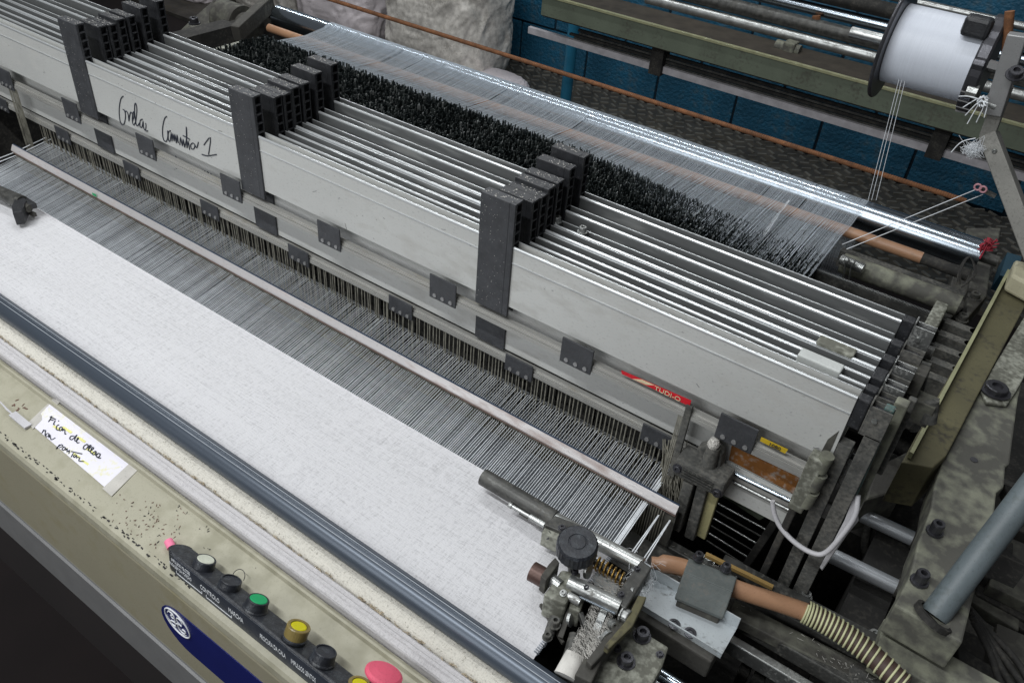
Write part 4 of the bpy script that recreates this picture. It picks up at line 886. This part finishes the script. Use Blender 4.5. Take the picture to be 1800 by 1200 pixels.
lt = MB(); random.seed(8); pc = frt(1254, 780, .868)
for i in range(900):
    n_ = Vector((random.gauss(0, 1), random.gauss(0, 1), random.gauss(0, 1))).normalized(); a = pc + Vector((n_.x * .0075, n_.y * .0075, n_.z * .0095)) * random.uniform(.75, 1); d = Vector((random.uniform(-1, 1), random.uniform(-1, 1), random.uniform(-1, 1))) * .0022; lt.tube([a, a + d], .0004, 3)
lt.lathe(pc - Vector((0, 0, .009)), (0, 0, 1), [(.002, 0), (.0065, .004), (.0078, .009), (.0065, .014), (.002, .018)], 14)
lt.build('lint_bobble', M_lintm, se, 'stuff')
MB().bar(frt(1215, 842, .862), frt(1190, 925, .862), .016, .02, (0, 1, 0)).build('bracket_leg', M_dusty, se, bevel=.002)
MB().bar(frt(1240, 846, .868), frt(1215, 940, .868), .016, .02, (0, 1, 0)).build('bracket_leg', M_dusty, se, bevel=.002)
MB().bar(frt(1256, 856, .872), frt(1230, 940, .872), .020, .008, (0, 1, 0)).build('olive_bar', surf('pale_olive_paint', (.36, .33, .17), .7, 0, .12, 20, (DUST, .2, 30)), se, bevel=.001)  # bar in a paler olive than the beam and lever
# wires at the reed end
random.seed(4); wz = MB()
for i in range(34):
    p = frt(random.uniform(1165, 1210), random.uniform(770, 800), .89); q_ = frt(random.uniform(1160, 1195), random.uniform(850, 890), .87); wz.tube([p, p.lerp(q_, .5) + Vector((random.uniform(-.004, .004), 0, 0)), q_], .0008, 4, False)
tag(wz.build('selvedge_heddle_bundle', M_heddle), 'bundle of thin wires hanging at the right edge of the warp', 'heddles')
hb_ = MB().bar(frt(1213, 712, .874), frt(1180, 835, .874), .010, .006, (0, 1, 0)); tag(hb_.build('hanging_strip', M_dusty, None, bevel=.001), 'flat dusty strip hanging from the front heddle rail beside the red sticker', 'strip')
# rusty plate and green tube beyond
rp = thing('lower_cross_plate', 'rusty flaking plate seen below the front beam at the right', 'plate', (-.14, .902, .05))
MB().prism([frt(1286, 783, .9012), frt(1405, 840, .9012), frt(1396, 868, .9012), frt(1281, 808, .9012)], (0, .0012, 0)).build('rusty_plate', M_rustflake, rp)
MB().box(-.20, -.075, .9026, .9040, .035, .10).build('backing_strip', M_alu, rp)
MB().cyl(frt(1270, 822, .90), frt(1400, 885, .90), .004, 12).build('chrome_rod', M_chrome, rp)
MB().cyl(frt(1268, 836, .90), frt(1395, 900, .90), .003, 10).build('thin_rod', M_steel, rp)
gx = thing('lower_green_box', 'green grey painted box beam deep inside the loom at the right', 'beam', (-.15, 1.1, -.15))
MB().prism([frt(1262, 838, 1.0), frt(1372, 892, 1.0), frt(1335, 915, 1.0), frt(1265, 870, 1.0)], (0, .1, -.02)).build('box_beam', M_green, gx, bevel=.002)
for k in range(6):
    MB().cyl(lvl(1262 - k * 4, 885 + k * 13, -.22), lvl(1345 - k * 5, 930 + k * 14, -.22), .0022, 8).build('inner_rod', M_steel if k % 2 == 0 else M_dsteel, gx)
# white hose loop
P = smooth_path([frt(1358, 880, .868), frt(1362, 905, .866), frt(1375, 930, .864), frt(1400, 955, .862), frt(1430, 972, .862), frt(1452, 970, .865), frt(1480, 940, .87), frt(1503, 905, .88), frt(1508, 870, .89)], 6)
tag(MB().tube(P, .0036, 10).build('white_cable_loop', M_pcable), 'white cable drooping in a loop below the heald frame ends', 'cable')
tag(MB().prism([frt(1505, 862, .89), frt(1509, 912, .885), frt(1490, 935, .88), frt(1445, 1000, .875), frt(1441, 996, .875), frt(1484, 915, .88)], (.001, .002, -.004)).build('plastic_scrap', M_pcable), 'torn white plastic scrap hanging beside the frame end', 'scrap')
# dust caked uprights at the frame ends
fg = thing('frame_guide_post', 'dust caked guide posts at the right end of the heald frames', 'post', (.0, .95, 0))
for (u0, v0, u1, v1, y, w, m) in ((1566, 715, 1462, 950, .895, .012, M_tealg), (1588, 705, 1500, 890, .93, .016, M_cast), (1606, 700, 1545, 830, .96, .010, M_dusty), (1440, 800, 1400, 890, .865, .020, M_chip), (1420, 840, 1340, 1010, .868, .010, M_grime), (1400, 860, 1300, 1010, .95, .012, M_grime)):
    MB().bar(frt(u0, v0, y), frt(u1, v1, y), w, w, (0, 1, 0)).build('guide_post', m, fg, bevel=.002)
for (u, v, y, r) in ((1442, 832, .864, .0095), (1428, 862, .864, .0095), (1455, 800, .864, .009)):
    p = frt(u, v, y); MB().cyl(p, p + Vector((-.002, 0, -.028)), r, 14).build('guide_roller', M_cast, fg, bevel=.002)
MB().prism([lvl(1540, 820, -.05), lvl(1600, 790, -.05), lvl(1590, 860, -.05), lvl(1520, 880, -.05)], (0, 0, -.08)).build('guide_casting', M_castd, fg, bevel=.004)
random.seed(17)
for i in range(14):
    p = frt(random.uniform(1575, 1650), random.uniform(655, 730), 1.02); s_ = random.uniform(.006, .014)
    if i % 2: MB().cyl(p, p + Vector((random.uniform(-.02, .02), random.uniform(-.01, .02), -.03)), s_, 12).build('guide_fitting', random.choice((M_dusty, M_castd)), fg, bevel=.001)
    else: MB().obox(p, (s_ * 1.4, 0, 0), (0, s_, 0), (0, 0, s_ * 1.3)).build('guide_fitting', random.choice((M_dusty, M_castd, M_dsteel)), fg, bevel=.001)
a = frt(1612, 612, 1.10); MB().cyl(a, frt(1640, 622, 1.10), .010, 16).build('pivot_pin', M_dsteel, fg, bevel=.001)
MB().bar(frt(1592, 640, 1.06), frt(1560, 730, 1.06), .010, .012, (0, 1, 0)).build('guide_rib', M_dusty, fg); MB().bar(frt(1628, 640, 1.06), frt(1612, 700, 1.06), .012, .012, (0, 1, 0)).build('guide_rib', M_dusty, fg)
socket_bolt(lvl(1598, 672, .18), (0, 0, 1), .007, .008, fg)
tag(MB().tube(smooth_path([lvl(1565, 700, .14), lvl(1590, 700, .145), lvl(1608, 708, .14), lvl(1632, 716, .13)], 5), .0022, 6).build('string_tie', M_wood), 'ochre string tied round the guide post', 'string')
tag(MB().tube(smooth_path([lvl(1552, 752, .13), lvl(1560, 772, .135), lvl(1572, 785, .12)], 5), .0018, 6).build('string_tie', M_wood), 'short loose end of ochre string below the tied one', 'string')
# shafts
for (a, b, l_) in (((1480, 888), (1606, 947), 'upper of two chrome shafts entering the side casting'), ((1440, 965), (1577, 1032), 'lower of two chrome shafts entering the side casting')):
    p, q_ = lvl(*a, -.10), lvl(*b, -.10); s_ = thing('chrome_shaft', l_, 'shaft', tuple(p)); MB().cyl(p, q_, .0125, 24).build('shaft', surf('bright_steel_shaft', (.62, .65, .68), .3, .55, .06, 20, None, 0), s_)
    MB().cyl(q_ - (q_ - p).normalized() * .002, q_ + (q_ - p).normalized() * .03, .0155, 20).build('shaft_collar', M_castd, s_)
# side casting
sc = thing('side_casting', 'greasy green grey side casting of the loom with bolts, at the right', 'side frame', (.1, 1.1, .0))
MB().prism([lvl(u, v, .05) for u, v in ((1572, 1062), (1692, 1130), (1722, 1005), (1746, 925), (1752, 865), (1765, 855), (1768, 820), (1775, 815), (1790, 700), (1805, 640), (1830, 560), (1815, 545), (1760, 620), (1712, 700), (1665, 790), (1643, 850), (1636, 895), (1614, 950), (1600, 1010))], (0, 0, -.06)).build('side_plate', M_cast, sc, bevel=.003)
MB().prism([lvl(u, v, .052) for u, v in ((1830, 540), (1808, 545), (1740, 655), (1722, 690), (1732, 712), (1768, 716), (1785, 690), (1840, 590))], (0, 0, .006)).build('pale_strip', M_chip, sc, bevel=.002)
MB().prism([lvl(u, v, .064) for u, v in ((1775, 478), (1822, 500), (1716, 700), (1664, 800), (1640, 822), (1585, 812), (1652, 690))], (0, 0, -.09)).build('olive_beam', M_olive, sc, bevel=.002)
MB().bar(lvl(1772, 478, .072), lvl(1600, 800, .072), .006, .012).build('beam_lip', M_edge, sc)
MB().prism([lvl(u, v, .11) for u, v in ((1785, 455), (1840, 470), (1830, 510), (1778, 482))], (0, 0, -.04)).build('top_cap', surf('cream_paint', (.5, .47, .33), .6, 0, .1, 20, (DUST, .2, 20)), sc, bevel=.006)
for u, v, r in ((1749, 687, .019), (1642, 935, .009), (1615, 1022, .009)):
    socket_bolt(lvl(u, v, .060 if r > .01 else .05), (0, 0, 1), r, .012 if r > .01 else .02, sc)
MB().lathe(lvl(1712, 808, .0502), (0, 0, 1), [(.006, 0), (.006, .001), (.001, .0012)], 12).build('oil_hole', M_slot, sc)
MB().lathe(lvl(1640, 1085, .050), (.3, .5, 1), [(.026, -.004), (.026, .004), (.021, .005), (.021, .0)], 24).build('socket_collar', M_grime, sc)
a = lvl(1642, 1082, .045); b = lvl(1830, 835, .20)
tag(MB().cyl(a, b, .0178, 28).build('grey_tube', M_pipeg), 'blue grey painted tube rising out of the side casting', 'tube')
MB().prism([lvl(1555, 1085, -.02), lvl(1820, 1232, -.02), lvl(1800, 1290, -.02), lvl(1538, 1150, -.02)], (0, 0, -.05)).build('pale_side_cover', M_cast, sc, bevel=.002)
for (pts, m, h) in ((((1745, 480), (1760, 400), (1700, 400), (1665, 520), (1640, 560), (1670, 560), (1720, 520)), M_castd, -.02), (((1700, 520), (1715, 450), (1745, 455), (1735, 520), (1700, 560)), M_castd, .0)):
    MB().prism([lvl(u, v, h) for u, v in pts], (0, 0, -.05)).build('bearing_bracket', m, sc, bevel=.003)
for u, v in ((1712, 524), (1690, 562), (1742, 447)): socket_bolt(lvl(u, v, .0), (0, 0, 1), .010, .014, sc, M_dusty)
MB().bar(lvl(1775, 460, .03), lvl(1762, 500, -.0), .03, .06).build('blue_stay', surf('teal_blue_paint', (.01, .05, .08), .6), sc)
# floor side clutter behind casting
rm = thing('side_machinery', 'dark grimy machine parts to the right of the side casting', 'machine parts', (.4, 1.2, -.4))
random.seed(12)
for i in range(26):
    p = lvl(random.uniform(1700, 1820), random.uniform(860, 1200), -.32 + random.uniform(-.05, .05)); s_ = random.uniform(.02, .05)
    MB().obox(p, (s_ * 1.5, random.uniform(-.01, .01), 0), (random.uniform(-.01, .01), s_, 0), (0, 0, .03)).build('machine_part', random.choice((M_castd, M_dusty, M_grime, M_grime)), rm, bevel=.003)
MB().box(.12, .9, .6, 2.2, -.50, -.38).build('machine_base', M_grime, rm)
for i in range(4):
    pts = smooth_path([lvl(1700 + i * 4, 1065 + i * 9, -.05), lvl(1740, 1110 + i * 12, -.08), lvl(1790 - i * 8, 1165 + i * 16, -.08), lvl(1830, 1240 + i * 10, -.08)], 6)
    tag(MB().tube(pts, .005, 8).build('black_cable', M_grime), ('uppermost', 'second from top', 'second from bottom', 'lowest')[i] + ' of four black greasy cables running to the lower right corner', 'cable', 'cables at the lower right corner')
# dusty hoses inside
random.seed(2)
for i, (u0, v0, u1, v1, u2_, v2_) in enumerate(((1575, 800, 1540, 880, 1600, 1000), (1590, 830, 1570, 900, 1590, 1010), (1560, 860, 1535, 950, 1575, 1030), (1610, 830, 1590, 900, 1600, 960), (1530, 900, 1520, 960, 1570, 1045))):
    P = smooth_path([lvl(u0, v0, -.10), lvl(u1, v1, -.16), lvl((u1 + u2_) / 2 - 8, (v1 + v2_) / 2 + 8, -.2), lvl(u2_, v2_, -.2)], 6)
    tag(MB().tube(P, .0065, 10).build('dusty_hose', M_dusty), ('first', 'second', 'third', 'fourth', 'fifth')[(2, 3, 1, 4, 0)[i]] + ' from the left of the dust caked hoses curving behind the chrome shafts', 'hose', 'dusty hoses behind the chrome shafts')
random.seed(55); ln = MB()
for k in range(220):
    p = Vector((random.uniform(-.25, .18), random.choice((.80, .806, .815, .838, .845)), -.0495 if random.random() < .5 else -.057)); d = Vector((random.gauss(0, .004), random.gauss(0, .003), random.uniform(0, .002))); ln.tube([p, p + d], .00025, 3, False)
ln.build('settled_lint', M_lintm, None, 'stuff'); bpy.data.objects['settled_lint']['label'] = 'loose cotton fibres settled on the dark rails'; bpy.data.objects['settled_lint']['category'] = 'lint'
ub = thing('loom_bed', 'dark iron bed of the loom seen in the gaps between parts', 'loom bed', (-.8, 1.1, -.5))
MB().box(-2.3, .12, .56, .60, -.5, -.12).build('cross_girder', M_grime, ub)
MB().box(-2.3, .12, 1.16, 1.20, -.45, -.16).build('cross_girder', M_grime, ub)
MB().box(-2.3, .12, 1.70, 1.76, -.5, -.20).build('cross_girder', M_grime, ub)
MB().box(-2.3, .25, .45, 2.0, -.62, -.50).build('oil_pan', M_grime, ub)
MB().box(.04, .10, .5, 1.75, -.5, -.12).build('side_wall', M_grime, ub)
MB().box(-2.35, -2.28, .5, 2.0, -.5, .05).build('side_wall', M_grime, ub)

# ================================================================== SELVEDGE BOBBIN AND ITS ARM
yb = 2.0
bc = frt(1640, 92, yb); xa = frt(1575, 75, yb).x; xb = frt(1722, 100, yb).x
bb_ = thing('yarn_bobbin', 'white flanged selvedge bobbin mounted at the upper right', 'bobbin', tuple(bc))
MB().cyl((xa, yb, bc.z), (xb, yb, bc.z), .082, 48).build('yarn_package', M_yarnpack, bb_)
MB().lathe((xa - .012, yb, bc.z), (1, 0, 0), [(.03, 0), (.118, .002), (.120, .006), (.118, .010), (.03, .012)], 48).build('flange', M_gun, bb_)
MB().lathe((xb, yb, bc.z), (1, 0, 0), [(.03, 0), (.098, .0), (.100, .004), (.100, .022), (.096, .026), (.03, .026)], 40).build('ratchet_flange', M_gun, bb_)
for k in range(5):
    a = math.radians(200 + k * 14); MB().box(xb - .0, xb + .027, yb + .1005 * math.cos(a) - .001, yb + .1005 * math.cos(a) + .001, bc.z + .1005 * math.sin(a) - .001, bc.z + .1005 * math.sin(a) + .001).build('ratchet_notch', M_trim, bb_)
MB().cyl((xa - .10, yb, bc.z), (xb + .12, yb, bc.z), .012, 16).build('spindle', M_steel, bb_)
p = frt(1722, 48, yb - .06); MB().box(p.x - .03, p.x + .022, p.y - .02, p.y + .02, p.z - .02, p.z + .02).build('brake_block', M_black, bb_, bevel=.008)
for u, v in ((1712, 110), (1700, 158)):
    p = frt(u, v, yb - .09); MB().cyl(p, p + Vector((.02, 0, 0)), .014, 8).build('clamp_nut', M_gun if v < 130 else M_steel, bb_, bevel=.001)
MB().cyl(frt(1775, 20, 1.96), frt(1768, 100, 1.96), .009, 12).build('red_lever', M_rust, bb_)
arm = thing('bobbin_bracket', 'bent square steel arm carrying the bobbin at the right', 'arm', (-.05, 1.9, .2))
MB().bar(frt(1790, 60, 1.90), frt(1745, 200, 1.90), .034, .03, (0, 1, 0)).build('arm_plate', M_trim, arm, bevel=.002)
MB().bar(frt(1768, 150, 1.91), frt(1735, 240, 1.91), .028, .026, (0, 1, 0)).build('upper_arm', surf('dull_grey_steel', (.24, .235, .215), .6, .3, .12, 20, (DUST, .2, 30), .2, 150), arm, bevel=.002)
MB().bar(frt(1738, 236, 1.91), frt(1830, 480, 1.80), .034, .030, (0, 1, 0)).build('lower_arm', MATS['dull_grey_steel'], arm, bevel=.002)
for u, v in ((1748, 266), (1782, 354)): socket_bolt(frt(u, v, 1.88), (0, -1, 0), .004, .003, arm, M_steel)
socket_bolt(frt(1784, 132, 1.87), (0, -.6, 1), .013, .014, arm)
MB().cyl(frt(1730, 178, 1.90), frt(1752, 186, 1.90), .016, 16).build('pivot_boss', M_steel, arm, bevel=.002)
MB().bar(frt(1738, 112, 1.90), frt(1775, 122, 1.90), .012, .018, (0, 1, 0)).build('latch', M_trim, arm)
MB().bar(frt(1720, 330, 1.89), frt(1750, 345, 1.89), .012, .006).build('eyelet_plate', M_dsteel, arm)
for u, v in ((1719, 329), (1728, 333)):
    c = frt(u, v, 1.875); MB().tube([c + Vector((.0065 * math.cos(t), 0, .0065 * math.sin(t))) for t in [2 * math.pi * k / 14 for k in range(15)]], .0022, 6, False).build('pink_eyelet', M_ppink if False else surf('pink_ceramic', (.55, .28, .32), .4), arm)
for k, (u0, u1) in enumerate(((1582, 1526), (1587, 1532), (1593, 1540))):
    tag(MB().cyl(frt(u0, 133, 1.94), frt(u1, 352, 1.93), .0007, 5).build('bobbin_thread', M_thr), ('left', 'middle', 'right')[k] + ' of three white threads dropping from the bobbin to the chrome roller', 'thread', 'threads dropping from the bobbin')
def knot(u, v, y, n, s_, label, name='yarn_knot'):
    o = MB(); c0 = frt(u, v, y)
    for i in range(n):
        P = [c0 + Vector((random.gauss(0, s_), random.gauss(0, s_ * .5), random.gauss(-s_ * .4, s_))) for _ in range(4)]; o.tube(smooth_path(P, 4), 0.0013 if n < 20 else 0.00045, 3, False)
    tag(o.build(name, M_thr), label, 'yarn')
random.seed(6); o = MB(); c0 = frt(1728, 178, 1.86)
for dx_, dz_ in ((-.030, -.022), (-.045, -.004), (-.010, -.050), (.004, -.045), (.014, -.030), (-.020, -.036)):
    m = c0 + Vector((dx_ * .5 + random.uniform(-.006, .006), random.uniform(-.01, .01), dz_ * .3 + .006)); e = c0 + Vector((dx_, random.uniform(-.01, .01), dz_))
    o.tube(smooth_path([c0, m, e], 5), [.0016] * 5 + [.0011] * 6, 5, False)
for i in range(10):
    t = i / 10 * 6.28; o.tube([c0 + Vector((.009 * math.cos(t), .006, .009 * math.sin(t))), c0 + Vector((.009 * math.cos(t + .8), -.008, .009 * math.sin(t + .8)))], .0016, 5)
tag(o.build('yarn_knot', M_thr), 'white yarn knotted on the pivot under the bobbin', 'yarn')
knot(1712, 262, 1.88, 60, .010, 'grey white tuft of yarn stuck at the bend of the bobbin arm')
o = MB().tube(smooth_path([frt(1672, 268, 1.9), frt(1690, 250, 1.9), frt(1715, 243, 1.9)], 5), .0012, 5); tag(o.build('loose_thread', M_thr), 'single curved thread sticking out left of the bobbin arm', 'thread')
o = MB(); c0 = frt(1733, 432, 1.80)
for i in range(10):
    P = [c0 + Vector((random.gauss(0, .008), random.gauss(0, .006), random.gauss(0, .010))) for _ in range(4)]; o.tube(smooth_path(P, 3), .0015, 4)
tag(o.build('red_string', surf('red_string', (.35, .03, .05), .8)), 'red string tied at the right end of the chrome roller', 'string')
o = MB(); 
for k in range(3): o.tube(smooth_path([lvl(1680 + k * 4, 500, .08), lvl(1690, 465 + k * 4, .11), lvl(1705, 452, .12), lvl(1712 + k * 2, 480, .10), lvl(1690, 505, .08)], 5), .0016, 5)
tag(o.build('black_wire_coil', M_grime), 'coil of thin black wire at the end of the tan rod', 'wire')
